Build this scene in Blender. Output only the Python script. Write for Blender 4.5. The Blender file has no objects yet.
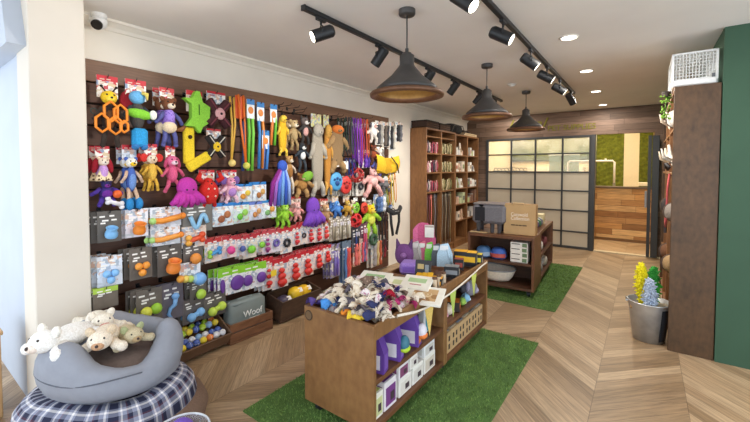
import bpy, math, random
from math import sin, cos, pi, radians as R
from mathutils import Vector, Matrix, Euler
random.seed(7)
SC = bpy.context.scene
COL = SC.collection
ID = Matrix.Identity(4)

# ------------------------------------------------------------------ camera model (real lens with vertical shift)
FPX, YAW, PITCH, CY, EYE = 368.25, 0.63123, 0.033818, 180.85, Vector((0, 0, 1.6))
_c, _s, _cp, _sp = cos(YAW), sin(YAW), cos(PITCH), sin(PITCH)
C_R = Vector((_c, _s, 0)); C_F = Vector((-_s*_cp, _c*_cp, -_sp)); C_U = C_R.cross(C_F)
def ray(x, y): return C_R*((x-375)/FPX) + C_F + C_U*((CY-y)/FPX)
def on_x(px, py, X):
    d = ray(px, py); return EYE + d*(X/d.x)
def on_y(px, py, Y):
    d = ray(px, py); return EYE + d*(Y/d.y)
def on_z(px, py, Z):
    d = ray(px, py); return EYE + d*((Z-1.6)/d.z)

# ------------------------------------------------------------------ materials
_mats = {}
def lin(h):
    h = h.lstrip('#'); o = []
    for i in (0, 2, 4):
        c = int(h[i:i+2], 16)/255
        o.append(c/12.92 if c <= .04045 else ((c+.055)/1.055)**2.4)
    return o
def _new(name):
    m = bpy.data.materials.new(name); m.use_nodes = True
    nt = m.node_tree; b = nt.nodes['Principled BSDF']
    return m, nt, b
def M(hexc, rough=.65, metal=0.0, var=.1, scale=40, bump=0.0, alpha=None, emit=0, trans=0, sheen=0):
    k = (hexc, rough, metal, var, scale, bump, alpha, emit, trans, sheen)
    if k in _mats: return _mats[k]
    m, nt, b = _new('surface_' + hexc.lstrip('#'))
    N, L = nt.nodes, nt.links
    c = lin(hexc)
    tc = N.new('ShaderNodeTexCoord'); nz = N.new('ShaderNodeTexNoise')
    nz.inputs['Scale'].default_value = scale; nz.inputs['Detail'].default_value = 3
    L.new(tc.outputs['Object'], nz.inputs['Vector'])
    rp = N.new('ShaderNodeValToRGB')
    rp.color_ramp.elements[0].position = .3; rp.color_ramp.elements[1].position = .7
    rp.color_ramp.elements[0].color = [x*(1-var) for x in c] + [1]
    rp.color_ramp.elements[1].color = [min(1, x*(1+var)) for x in c] + [1]
    L.new(nz.outputs['Fac'], rp.inputs['Fac']); L.new(rp.outputs['Color'], b.inputs['Base Color'])
    b.inputs['Roughness'].default_value = rough; b.inputs['Metallic'].default_value = metal
    if bump:
        bp = N.new('ShaderNodeBump'); bp.inputs['Strength'].default_value = bump; bp.inputs['Distance'].default_value = .01
        L.new(nz.outputs['Fac'], bp.inputs['Height']); L.new(bp.outputs['Normal'], b.inputs['Normal'])
    if alpha is not None: b.inputs['Alpha'].default_value = alpha
    if emit:
        b.inputs['Emission Color'].default_value = c + [1]; b.inputs['Emission Strength'].default_value = emit
    if trans: b.inputs['Transmission Weight'].default_value = trans
    if sheen: b.inputs['Sheen Weight'].default_value = sheen
    _mats[k] = m
    return m
def print_mix(base, inks, scale=26, share=.5):
    """printed card: patches of ink colours on a base"""
    k = ('mix', base, tuple(inks), scale, share)
    if k in _mats: return _mats[k]
    m, nt, b = _new('printed_card'); N, L = nt.nodes, nt.links
    tc = N.new('ShaderNodeTexCoord'); v = N.new('ShaderNodeTexVoronoi'); v.inputs['Scale'].default_value = scale; v.distance = 'CHEBYCHEV'
    L.new(tc.outputs['Object'], v.inputs['Vector'])
    sp = N.new('ShaderNodeSeparateColor'); L.new(v.outputs['Color'], sp.inputs[0])
    rp = N.new('ShaderNodeValToRGB'); rp.color_ramp.interpolation = 'CONSTANT'; e = rp.color_ramp.elements
    while len(e) < len(inks)+1: e.new(.5)
    e[0].position = 0; e[0].color = lin(base)+[1]
    for i, c in enumerate(inks): e[i+1].position = (1-share)+share*i/len(inks); e[i+1].color = lin(c)+[1]
    L.new(sp.outputs[0], rp.inputs['Fac']); L.new(rp.outputs['Color'], b.inputs['Base Color']); b.inputs['Roughness'].default_value = .45
    _mats[k] = m
    return m
def fab(h): return M(h, .9, var=.14, scale=90, bump=.25)          # woven cloth
def fur(h): return M(h, .95, var=.16, scale=120, bump=.5)         # plush
def rub(h): return M(h, .45, var=.05)                             # rubber / vinyl
def prn(h): return M(h, .5, var=.05, scale=20)                    # printed card
def wood(name, dark, light, scale=(1, 1, 1), rough=.5, contrast=(.3, .7), fine=14):
    k = (name, dark, light, scale)
    if k in _mats: return _mats[k]
    m, nt, b = _new(name); N, L = nt.nodes, nt.links
    tc = N.new('ShaderNodeTexCoord'); mp = N.new('ShaderNodeMapping'); mp.inputs['Scale'].default_value = scale
    L.new(tc.outputs['Object'], mp.inputs['Vector'])
    n1 = N.new('ShaderNodeTexNoise'); n1.inputs['Scale'].default_value = 2.2; n1.inputs['Detail'].default_value = 6
    n2 = N.new('ShaderNodeTexNoise'); n2.inputs['Scale'].default_value = fine; n2.inputs['Detail'].default_value = 5
    L.new(mp.outputs['Vector'], n1.inputs['Vector']); L.new(mp.outputs['Vector'], n2.inputs['Vector'])
    mx = N.new('ShaderNodeMath'); mx.operation = 'MULTIPLY_ADD'; mx.inputs[1].default_value = .5
    L.new(n2.outputs['Fac'], mx.inputs[0])
    hf = N.new('ShaderNodeMath'); hf.operation = 'MULTIPLY'; hf.inputs[1].default_value = .5
    L.new(n1.outputs['Fac'], hf.inputs[0]); L.new(hf.outputs[0], mx.inputs[2])
    rp = N.new('ShaderNodeValToRGB')
    rp.color_ramp.elements[0].position, rp.color_ramp.elements[1].position = contrast
    rp.color_ramp.elements[0].color = lin(dark)+[1]; rp.color_ramp.elements[1].color = lin(light)+[1]
    L.new(mx.outputs[0], rp.inputs['Fac']); L.new(rp.outputs['Color'], b.inputs['Base Color'])
    b.inputs['Roughness'].default_value = rough
    bp = N.new('ShaderNodeBump'); bp.inputs['Strength'].default_value = .12; bp.inputs['Distance'].default_value = .004
    L.new(n2.outputs['Fac'], bp.inputs['Height']); L.new(bp.outputs['Normal'], b.inputs['Normal'])
    _mats[k] = m
    return m
def pattern(name, base, spot, scale=60, thr=.5, rough=.85):
    """printed cloth: blotches of a second colour"""
    k = ('pat', base, spot, scale, thr)
    if k in _mats: return _mats[k]
    m, nt, b = _new(name); N, L = nt.nodes, nt.links
    tc = N.new('ShaderNodeTexCoord'); v = N.new('ShaderNodeTexVoronoi'); v.inputs['Scale'].default_value = scale
    L.new(tc.outputs['Object'], v.inputs['Vector'])
    rp = N.new('ShaderNodeValToRGB'); rp.color_ramp.interpolation = 'CONSTANT'
    rp.color_ramp.elements[0].color = lin(spot)+[1]; rp.color_ramp.elements[1].position = thr*.7
    rp.color_ramp.elements[1].color = lin(base)+[1]
    L.new(v.outputs['Distance'], rp.inputs['Fac']); L.new(rp.outputs['Color'], b.inputs['Base Color'])
    b.inputs['Roughness'].default_value = rough
    _mats[k] = m
    return m
def planks(name, cols, pl=.9, ph=.12, axis='xz', rough=.6, gap='#1c1410'):
    """horizontal boards in random tones; pl board length, ph board height"""
    m, nt, b = _new(name); N, L = nt.nodes, nt.links
    tc = N.new('ShaderNodeTexCoord'); sp = N.new('ShaderNodeSeparateXYZ'); L.new(tc.outputs['Object'], sp.inputs[0])
    A = sp.outputs['X' if axis[0] == 'x' else 'Y']; Z = sp.outputs['Z']
    def mth(op, a, bb=None):
        n = N.new('ShaderNodeMath'); n.operation = op
        for i, q in enumerate((a, bb)):
            if q is None: continue
            if isinstance(q, (int, float)): n.inputs[i].default_value = q
            else: L.new(q, n.inputs[i])
        return n.outputs[0]
    row = mth('FLOOR', mth('DIVIDE', Z, ph))
    wn0 = N.new('ShaderNodeTexWhiteNoise'); wn0.noise_dimensions = '1D'; L.new(row, wn0.inputs['W'])
    u = mth('ADD', mth('DIVIDE', A, pl), wn0.outputs['Value'])
    colm = mth('FLOOR', u)
    cb = N.new('ShaderNodeCombineXYZ'); L.new(row, cb.inputs[0]); L.new(colm, cb.inputs[1])
    wn = N.new('ShaderNodeTexWhiteNoise'); wn.noise_dimensions = '3D'; L.new(cb.outputs[0], wn.inputs['Vector'])
    rp = N.new('ShaderNodeValToRGB'); rp.color_ramp.interpolation = 'LINEAR'
    els = rp.color_ramp.elements
    while len(els) < len(cols): els.new(.5)
    for i, c in enumerate(cols): els[i].position = i/(len(cols)-1); els[i].color = lin(c)+[1]
    L.new(wn.outputs['Value'], rp.inputs['Fac'])
    mp = N.new('ShaderNodeMapping'); mp.inputs['Scale'].default_value = (2, 2, 40) ; L.new(tc.outputs['Object'], mp.inputs['Vector'])
    nz = N.new('ShaderNodeTexNoise'); nz.inputs['Scale'].default_value = 2.5; nz.inputs['Detail'].default_value = 5
    L.new(mp.outputs['Vector'], nz.inputs['Vector'])
    mr = N.new('ShaderNodeMapRange'); mr.inputs['From Min'].default_value = .3; mr.inputs['From Max'].default_value = .7
    mr.inputs['To Min'].default_value = .62; mr.inputs['To Max'].default_value = 1.2; L.new(nz.outputs['Fac'], mr.inputs[0])
    mul = N.new('ShaderNodeMix'); mul.data_type = 'RGBA'; mul.blend_type = 'MULTIPLY'; mul.inputs['Factor'].default_value = 1
    L.new(rp.outputs['Color'], mul.inputs['A']); L.new(mr.outputs[0], mul.inputs['B'])
    fz = mth('FRACT', mth('DIVIDE', Z, ph)); fu = mth('FRACT', u)
    g = mth('MAXIMUM', mth('LESS_THAN', fz, .035), mth('LESS_THAN', fu, .004/pl))
    mg = N.new('ShaderNodeMix'); mg.data_type = 'RGBA'; L.new(g, mg.inputs['Factor'])
    L.new(mul.outputs['Result'], mg.inputs['A']); mg.inputs['B'].default_value = lin(gap)+[1]
    L.new(mg.outputs['Result'], b.inputs['Base Color']); b.inputs['Roughness'].default_value = rough
    return m
def chevron(name, cols, w=.525, off=.265, pw=.142):
    m, nt, b = _new(name); N, L = nt.nodes, nt.links
    tc = N.new('ShaderNodeTexCoord'); sp = N.new('ShaderNodeSeparateXYZ'); L.new(tc.outputs['Object'], sp.inputs[0])
    X, Y = sp.outputs['X'], sp.outputs['Y']
    def mth(op, a, bb=None, cc=None):
        n = N.new('ShaderNodeMath'); n.operation = op
        for i, q in enumerate((a, bb, cc)):
            if q is None: continue
            if isinstance(q, (int, float)): n.inputs[i].default_value = q
            else: L.new(q, n.inputs[i])
        return n.outputs[0]
    t = mth('DIVIDE', mth('SUBTRACT', X, off), w)
    col = mth('FLOOR', t); fr = mth('FRACT', t)
    par = mth('FLOORED_MODULO', col, 2.0)
    # even columns fall away to the right of their spine, odd columns rise back
    tri = mth('ADD', mth('MULTIPLY', par, mth('SUBTRACT', 1.0, fr)), mth('MULTIPLY', mth('SUBTRACT', 1.0, par), fr))
    v = mth('DIVIDE', mth('ADD', Y, mth('MULTIPLY', tri, w)), pw)
    idx = mth('FLOOR', v); fv = mth('FRACT', v)
    cb = N.new('ShaderNodeCombineXYZ'); L.new(col, cb.inputs[0]); L.new(idx, cb.inputs[1])
    wn = N.new('ShaderNodeTexWhiteNoise'); wn.noise_dimensions = '3D'; L.new(cb.outputs[0], wn.inputs['Vector'])
    rp = N.new('ShaderNodeValToRGB'); els = rp.color_ramp.elements
    while len(els) < len(cols): els.new(.5)
    for i, c in enumerate(cols): els[i].position = i/(len(cols)-1); els[i].color = lin(c)+[1]
    L.new(wn.outputs['Value'], rp.inputs['Fac'])
    # grain runs along each board
    gc = N.new('ShaderNodeCombineXYZ'); L.new(mth('MULTIPLY', v, 3.2), gc.inputs[0])
    L.new(mth('MULTIPLY', fr, 1.1), gc.inputs[1]); L.new(mth('ADD', mth('MULTIPLY', col, 7.3), mth('MULTIPLY', idx, 3.1)), gc.inputs[2])
    nz = N.new('ShaderNodeTexNoise'); nz.inputs['Scale'].default_value = 2.6; nz.inputs['Detail'].default_value = 6
    nz.inputs['Roughness'].default_value = .65
    L.new(gc.outputs[0], nz.inputs['Vector'])
    mr = N.new('ShaderNodeMapRange'); mr.inputs['From Min'].default_value = .3; mr.inputs['From Max'].default_value = .7
    mr.inputs['To Min'].default_value = .55; mr.inputs['To Max'].default_value = 1.22; L.new(nz.outputs['Fac'], mr.inputs[0])
    mul = N.new('ShaderNodeMix'); mul.data_type = 'RGBA'; mul.blend_type = 'MULTIPLY'; mul.inputs['Factor'].default_value = 1
    L.new(rp.outputs['Color'], mul.inputs['A']); L.new(mr.outputs[0], mul.inputs['B'])
    g = mth('MAXIMUM', mth('LESS_THAN', fv, .03), mth('LESS_THAN', fr, .008))
    mg = N.new('ShaderNodeMix'); mg.data_type = 'RGBA'; L.new(mth('MULTIPLY', g, .55), mg.inputs['Factor'])
    L.new(mul.outputs['Result'], mg.inputs['A']); mg.inputs['B'].default_value = lin('#4a3826')+[1]
    L.new(mg.outputs['Result'], b.inputs['Base Color'])
    b.inputs['Roughness'].default_value = .42
    return m
def plaid(name):
    m, nt, b = _new(name); N, L = nt.nodes, nt.links
    tc = N.new('ShaderNodeTexCoord'); sp = N.new('ShaderNodeSeparateXYZ'); L.new(tc.outputs['UV'], sp.inputs[0])
    def bands(src):
        f = N.new('ShaderNodeMath'); f.operation = 'FRACT'; L.new(src, f.inputs[0])
        r = N.new('ShaderNodeValToRGB'); r.color_ramp.interpolation = 'CONSTANT'
        pts = [(0, '#20243f'), (.30, '#8b8fa4'), (.36, '#e8e4e4'), (.42, '#8b8fa4'), (.55, '#5b2c3a'), (.60, '#20243f'), (.72, '#8b8fa4'), (.86, '#f2eeee'), (.93, '#9296aa')]
        e = r.color_ramp.elements
        while len(e) < len(pts): e.new(.5)
        for i, (p, c) in enumerate(pts): e[i].position = p; e[i].color = lin(c)+[1]
        L.new(f.outputs[0], r.inputs['Fac']); return r.outputs['Color']
    a, c = bands(sp.outputs['X']), bands(sp.outputs['Y'])
    mx = N.new('ShaderNodeMix'); mx.data_type = 'RGBA'; mx.inputs['Factor'].default_value = .5
    L.new(a, mx.inputs['A']); L.new(c, mx.inputs['B']); L.new(mx.outputs['Result'], b.inputs['Base Color'])
    b.inputs['Roughness'].default_value = .9
    return m

# ------------------------------------------------------------------ mesh builder
class MB:
    def __init__(s): s.v = []; s.f = []; s.fm = []; s.fs = []; s.mats = []; s.T = ID.copy(); s.uv = {}
    def add(s, vs, fs, m, smooth=False, uvs=None):
        if m not in s.mats: s.mats.append(m)
        i = s.mats.index(m); o = len(s.v)
        s.v += [s.T @ Vector(p) for p in vs]
        for k, f in enumerate(fs):
            if uvs: s.uv[len(s.f)] = uvs[k]
            s.f.append([o+q for q in f]); s.fm.append(i); s.fs.append(smooth)
        return s
    def box(s, c, d, m, rot=None, b=0.0):
        hx, hy, hz = d[0]/2, d[1]/2, d[2]/2; b = min(b, .45*min(d)); Q = (rot.to_matrix() if isinstance(rot, Euler) else rot) if rot is not None else None
        c = Vector(c)
        def P(p):
            p = Vector(p); return c + (Q @ p if Q is not None else p)
        if b <= 0:
            vs = [P((x*hx, y*hy, z*hz)) for x in (-1, 1) for y in (-1, 1) for z in (-1, 1)]
            return s.add(vs, [(0,1,3,2),(4,6,7,5),(0,4,5,1),(2,3,7,6),(0,2,6,4),(1,5,7,3)], m)
        vs = []; ix = {}
        for x in (-1, 1):
            for y in (-1, 1):
                for z in (-1, 1):
                    for a in range(3):
                        q = [x*(hx-b), y*(hy-b), z*(hz-b)]; q[a] = (x*hx, y*hy, z*hz)[a]
                        ix[(x, y, z, a)] = len(vs); vs.append(P(q))
        fs = []
        for a in range(3):
            u, w = (a+1) % 3, (a+2) % 3
            for sg in (-1, 1):
                L = []
                for (p, q) in ((-1,-1),(1,-1),(1,1),(-1,1)):
                    t = [0, 0, 0]; t[a] = sg; t[u] = p; t[w] = q; L.append(ix[(*t, a)])
                fs.append(L if sg > 0 else L[::-1])
            for p in (-1, 1):
                for q in (-1, 1):   # edges along axis a
                    t0 = [0,0,0]; t0[a] = -1; t0[u] = p; t0[w] = q
                    t1 = list(t0); t1[a] = 1
                    L = [ix[(*t0, u)], ix[(*t1, u)], ix[(*t1, w)], ix[(*t0, w)]]
                    fs.append(L[::-1] if p*q > 0 else L)
        for x in (-1, 1):
            for y in (-1, 1):
                for z in (-1, 1):
                    L = [ix[(x,y,z,0)], ix[(x,y,z,1)], ix[(x,y,z,2)]]
                    fs.append(L if x*y*z > 0 else L[::-1])
        return s.add(vs, fs, m)
    def tube(s, pts, r, m, seg=8, flat=1.0, caps=True, up=None):
        pts = [Vector(p) for p in pts]; n = len(pts)
        rs = r if isinstance(r, (list, tuple)) else [r]*n
        vs = []; fs = []
        t0 = (pts[1]-pts[0]).normalized()
        nrm = Vector(up) if up else (Vector((0, 0, 1)) if abs(t0.z) < .9 else Vector((1, 0, 0)))
        for i in range(n):
            t = (pts[min(i+1, n-1)]-pts[max(i-1, 0)])
            t = t.normalized() if t.length > 1e-9 else t0
            nrm = (nrm - t*nrm.dot(t))
            nrm = nrm.normalized() if nrm.length > 1e-6 else t.orthogonal().normalized()
            bn = t.cross(nrm)
            for k in range(seg):
                a = 2*pi*k/seg; vs.append(pts[i] + nrm*(cos(a)*rs[i]*flat) + bn*(sin(a)*rs[i]))
        for i in range(n-1):
            for k in range(seg):
                a, b2 = i*seg+k, i*seg+(k+1) % seg
                fs.append((a, b2, b2+seg, a+seg))
        if caps:
            fs.append(tuple(range(seg))[::-1]); fs.append(tuple((n-1)*seg+k for k in range(seg)))
        return s.add(vs, fs, m, True)
    def cyl(s, p0, p1, r0, m, r1=None, seg=16):
        r1 = r0 if r1 is None else r1
        p0, p1 = Vector(p0), Vector(p1); t = (p1-p0).normalized()
        n = t.orthogonal().normalized(); b = t.cross(n); vs = []
        for p, rr in ((p0, r0), (p1, r1)):
            for k in range(seg):
                a = 2*pi*k/seg; vs.append(p+n*(cos(a)*rr)+b*(sin(a)*rr))
        s.add(vs, [(k, (k+1) % seg, (k+1) % seg+seg, k+seg) for k in range(seg)], m, True)
        s.add(vs[:seg], [tuple(range(seg))[::-1]], m); s.add(vs[seg:], [tuple(range(seg))], m)
        return s
    def ell(s, c, r, m, rot=None, seg=12, ring=8, pw=1.0):
        if not isinstance(r, (list, tuple)): r = (r, r, r)
        c = Vector(c); Q = (rot.to_matrix() if isinstance(rot, Euler) else rot) if rot is not None else None
        vs = []; fs = []
        def sg(x): return math.copysign(abs(x)**pw, x)
        for i in range(1, ring):
            th = pi*i/ring
            for k in range(seg):
                a = 2*pi*k/seg
                p = Vector((r[0]*sg(sin(th))*sg(cos(a)), r[1]*sg(sin(th))*sg(sin(a)), r[2]*sg(cos(th))))
                vs.append(c + (Q @ p if Q is not None else p))
        for z in (1, -1):
            p = Vector((0, 0, z*r[2])); vs.append(c + (Q @ p if Q is not None else p))
        T, B = len(vs)-2, len(vs)-1
        for i in range(ring-2):
            for k in range(seg):
                a, b2 = i*seg+k, i*seg+(k+1) % seg
                fs.append((a, a+seg, b2+seg, b2))
        for k in range(seg):
            fs.append((T, k, (k+1) % seg)); o = (ring-2)*seg; fs.append((B, o+(k+1) % seg, o+k))
        return s.add(vs, fs, m, True)
    def lathe(s, prof, m, seg=24, c=(0, 0, 0), rot=None, sx=1, sy=1, smooth=True):
        c = Vector(c); Q = rot.to_matrix() if rot is not None else None; vs = []; fs = []
        for r, z in prof:
            for k in range(seg):
                a = 2*pi*k/seg; p = Vector((r*cos(a)*sx, r*sin(a)*sy, z)); vs.append(c+(Q @ p if Q is not None else p))
        for i in range(len(prof)-1):
            for k in range(seg):
                a, b2 = i*seg+k, i*seg+(k+1) % seg
                fs.append((a, b2, b2+seg, a+seg))
        return s.add(vs, fs, m, smooth)
    def torus(s, c, Rr, r, m, axis='x', seg=20, tseg=8, sc=(1, 1)):
        pts = []
        for k in range(seg+1):
            a = 2*pi*k/seg; u, w = cos(a)*Rr*sc[0], sin(a)*Rr*sc[1]
            pts.append(Vector(c)+Vector({'x': (0, u, w), 'y': (u, 0, w), 'z': (u, w, 0)}[axis]))
        return s.tube(pts, r, m, seg=tseg, caps=False, up={'x': (1,0,0), 'y': (0,1,0), 'z': (0,0,1)}[axis])
    def prism(s, poly, t, m, frame='yz', c=(0, 0, 0)):
        """polygon in a plane, extruded by t both halves"""
        c = Vector(c)
        def P(a, b2, h): return c+Vector({'yz': (h, a, b2), 'xz': (a, h, b2), 'xy': (a, b2, h)}[frame])
        n = len(poly); vs = [P(a, b2, -t/2) for a, b2 in poly]+[P(a, b2, t/2) for a, b2 in poly]
        fs = [tuple(range(n))[::-1], tuple(range(n, 2*n))]+[(k, (k+1) % n, (k+1) % n+n, k+n) for k in range(n)]
        if frame == 'xz': fs = [f[::-1] for f in fs]
        return s.add(vs, fs, m)
    def grid(s, fn, nu, nv, m, cu=False, cv=False, smooth=True, uvfn=None):
        U, V = (nu if cu else nu+1), (nv if cv else nv+1)
        vs = [fn(i/nu, j/nv) for i in range(U) for j in range(V)]; fs = []; uvs = [] if uvfn else None
        for i in range(nu):
            for j in range(nv):
                a, b2 = i % U, (i+1) % U; p, q = j % V, (j+1) % V
                fs.append((a*V+p, b2*V+p, b2*V+q, a*V+q))
                if uvfn: uvs.append([uvfn(i/nu, j/nv), uvfn((i+1)/nu, j/nv), uvfn((i+1)/nu, (j+1)/nv), uvfn(i/nu, (j+1)/nv)])
        return s.add(vs, fs, m, smooth, uvs)
    def pillow(s, c, w, h, t, m, n=8, e=3, wave=0):
        """flat bag in the YZ plane, bulging along X"""
        c = Vector(c)
        for sg in (1, -1):
            def fn(u, v, sg=sg):
                a, b2 = 2*u-1, 2*v-1
                q = (1-abs(a)**e)*(1-abs(b2)**e)
                return c+Vector((sg*t/2*max(q, 0)**.6 + wave*sin(a*7+b2*3), a*w/2, b2*h/2))
            s.grid(fn if sg > 0 else (lambda u, v: fn(1-u, v)), n, n, m)
        return s
    def build(s, name, parent=None, loc=None, rotz=None):
        me = bpy.data.meshes.new(name); me.from_pydata(s.v, [], s.f)
        for m in s.mats: me.materials.append(m)
        me.polygons.foreach_set('material_index', s.fm); me.polygons.foreach_set('use_smooth', s.fs)
        if s.uv:
            ul = me.uv_layers.new(name='UVMap')
            for p in me.polygons:
                q = s.uv.get(p.index)
                if q:
                    for li, uvv in zip(p.loop_indices, q): ul.data[li].uv = uvv
        me.update()
        o = bpy.data.objects.new(name, me); COL.objects.link(o)
        if parent: o.parent = parent
        if loc is not None: o.location = loc
        if rotz: o.rotation_euler.z = rotz
        return o

# ------------------------------------------------------------------ things, parts, setting
CHK = []
def tag(o, label, cat, group=None, kind=None):
    o['label'] = label; o['category'] = cat
    if group: o['group'] = group
    if kind: o['kind'] = kind
    CHK.append(o)
    return o
def thing(name, label, cat, loc=(0, 0, 0), rotz=0, group=None):
    o = bpy.data.objects.new(name, None); COL.objects.link(o); o.empty_display_size = .05
    o.location = loc; o.rotation_euler = (0, 0, rotz)
    return tag(o, label, cat, group)
def struct(name, mb): 
    o = mb.build(name); o['kind'] = 'structure'; return o
def dup(root, loc, label, rotz=None, group=None):
    r = root.copy(); COL.objects.link(r); r.location = loc; r['label'] = label
    if rotz is not None: r.rotation_euler.z = rotz
    if group: r['group'] = group
    CHK.append(r)
    for ch in list(root.children):
        c = ch.copy(); COL.objects.link(c); c.parent = r
        for g in ch.children:
            d = g.copy(); COL.objects.link(d); d.parent = c
    return r
def part(parent, name, fn, label=None):
    mb = MB(); fn(mb); o = mb.build(name, parent)
    if label: o['label'] = label
    return o
def text_mesh(name, s, size, mat, parent, M4, depth=.002, shear=0.0, width=None, label=None):
    cu = bpy.data.curves.new(name, 'FONT'); cu.body = s; cu.size = size; cu.extrude = depth; cu.shear = shear
    cu.align_x = 'CENTER'; cu.align_y = 'CENTER'
    t = bpy.data.objects.new(name+'_src', cu); COL.objects.link(t)
    bpy.context.view_layer.update()
    me = bpy.data.meshes.new_from_object(t.evaluated_get(bpy.context.evaluated_depsgraph_get()))
    bpy.data.objects.remove(t); bpy.data.curves.remove(cu)
    if width:
        xs = [v.co.x for v in me.vertices]; k = width/(max(xs)-min(xs))
        for v in me.vertices: v.co.x *= k
    me.transform(M4); me.materials.clear(); me.materials.append(mat); me.name = name
    o = bpy.data.objects.new(name, me); COL.objects.link(o)
    if parent: o.parent = parent
    if label: o['label'] = label
    return o
# matrices that stand text on a face: facing +X (reads along +Y), facing -Y (reads along +X)
FACE_X = Matrix(((0, 0, 1, 0), (1, 0, 0, 0), (0, 1, 0, 0), (0, 0, 0, 1)))
FACE_NY = Matrix(((1, 0, 0, 0), (0, 0, -1, 0), (0, 1, 0, 0), (0, 0, 0, 1)))
def T(*p): return Matrix.Translation(Vector(p))
# ================================================================== THE SETTING
CEIL = 2.735
cream = M('#f0e9dc', .8, var=.03, scale=3); ceilm = M('#eeeae5', .85, var=.03, scale=2)
daylit_white = M('#bcc5d3', .7, var=.03, scale=3)  # white wall paint with the blue of the daylight tinted into its colour
green = M('#34543f', .7, var=.05, scale=4)
floorm = chevron('oak_chevron_floor', ['#8d7254', '#ae9170', '#bea281', '#9d8162', '#b59877'])
darkplank = planks('dark_boards', ['#553f2f', '#7d6250', '#644e3d', '#917664', '#5c4737'], 1.3, .105)
lightplank = planks('honey_boards', ['#8f6238', '#c4935a', '#a87a4a', '#d6b07c', '#b98a55', '#7f5733'], .7, .13)
blackm = M('#23262b', .5, var=.05)
walnut = wood('walnut_side', '#4a2f1e', '#7a5436', (3, 3, .6))
walnutx = wood('walnut_shelf', '#5a3522', '#8a5b39', (3, .6, 3))
slat = wood('slatwall_wood', '#472c1f', '#6b4532', (3, .5, 6), .55)
slattop = wood('slatwall_band', '#664835', '#8c6850', (3, .5, 6), .5)

mb = MB(); mb.box((-1.5, 4.9, -.05), (8.0, 14.6, .1), floorm); o = struct('floor', mb)
mb = MB(); mb.box((-1.5, 3.3, CEIL+.05), (8.0, 10.0, .1), ceilm); struct('ceiling', mb)
mb = MB(); mb.box((-3.42, 4.56, CEIL/2), (.12, 7.6, CEIL), cream); struct('wall_left', mb)
# cove along the left wall
mb = MB()
mb.prism([(-3.36, CEIL), (-3.36, CEIL-.075), (-3.345, CEIL-.075), (-3.335, CEIL-.05), (-3.30, CEIL-.025), (-3.285, CEIL-.02), (-3.285, CEIL)][::-1], 7.4, cream, 'xz', (0, 4.55, 0)); struct('trim_1', mb)
# pier beside the display wall, window reveal and bulkhead to its left
mb = MB(); mb.box((-3.23, .735, CEIL/2), (.30, .29, CEIL), M('#ddd5c9', .8, var=.03, scale=3), b=.006); struct('wall_pier', mb)
mb = MB(); mb.box((-4.35, .68, CEIL/2), (1.98, .16, CEIL), daylit_white); struct('wall_reveal', mb)
mb = MB(); mb.prism([(-5.0, 2.36), (-3.11, 2.36), (-3.25, CEIL), (-5.0, CEIL)], .10, daylit_white, 'xz', (0, .55, 0)); struct('trim_2', mb)
# right: green wall stepping out, its side runs back behind the tall bookcase
mb = MB(); mb.box((1.5, 6.19, CEIL/2), (2.0, 4.22, CEIL), green); struct('wall_right', mb)
# far wall: dark boards with the glazed partition and the sliding door opening
BY = 8.24
mb = MB()
mb.box((-1.42, BY+.05, (2.25+CEIL)/2), (3.9, .10, CEIL-2.25), darkplank)
mb.box((-3.12, BY+.05, 1.125), (.50, .10, 2.25), darkplank)
mb.box((.33, BY+.05, 1.125), (.38, .10, 2.25), darkplank)
struct('wall_back', mb)
mb = MB(); mb.box((-.03, BY-.01, .012), (1.5, .10, .02), M('#d8c7a6', .4)); mb.box((-2, 0, -.2), (.01, .01, .01), blackm) if 0 else None
struct('trim_3', mb)
# glazed partition: steel grid, clear panes above, etched panes below
glass_clear = None
m, nt, b = _new('clear_glass')
b.inputs['Base Color'].default_value = (.9, .95, .92, 1); b.inputs['Roughness'].default_value = .02
b.inputs['Alpha'].default_value = .16; b.inputs['Specular IOR Level'].default_value = .6
glass_clear = m
m, nt, b = _new('etched_glass')
nz = nt.nodes.new('ShaderNodeTexNoise'); nz.inputs['Scale'].default_value = 1.2
rp = nt.nodes.new('ShaderNodeValToRGB'); rp.color_ramp.elements[0].color = lin('#c4b8a2')+[1]; rp.color_ramp.elements[1].color = lin('#d9d0be')+[1]
nt.links.new(nz.outputs['Fac'], rp.inputs['Fac']); nt.links.new(rp.outputs['Color'], b.inputs['Base Color'])
b.inputs['Roughness'].default_value = .5; b.inputs['Alpha'].default_value = .86
etched = m
fr = M('#3a3b3c', .45, var=.05)
part_root = bpy.data.objects.new('window_1', None); COL.objects.link(part_root); part_root.location = (-1.86, BY, 0); part_root['kind'] = 'structure'
X0, X1, Z1 = -1.01, 1.015, 2.245
cols = [X0, -.483, .010, .523, X1]; rows = [0.0, .34, .757, 1.152, 1.525, 1.898, Z1]
def frame_fn(mb):
    for i, x in enumerate(cols): mb.box((x, 0, Z1/2), (.05 if i in (0, 4) else .032, .05, Z1), fr, b=.004)
    for i, z in enumerate(rows):
        mb.box(((X0+X1)/2, 0, max(z, .025) if i < 6 else z-.02), (X1-X0, .044, .05 if i in (0, 6) else .028), fr, b=.004)
part(part_root, 'window_frame', frame_fn)
for i in range(4):
    for j in range(6):
        xa, xb, za, zb = cols[i]+.012, cols[i+1]-.012, rows[j]+.012, rows[j+1]-.012
        part(part_root, 'pane', lambda q: q.box(((xa+xb)/2, 0, (za+zb)/2), (xb-xa, .008, zb-za), etched if j < 4 else glass_clear))
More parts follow.
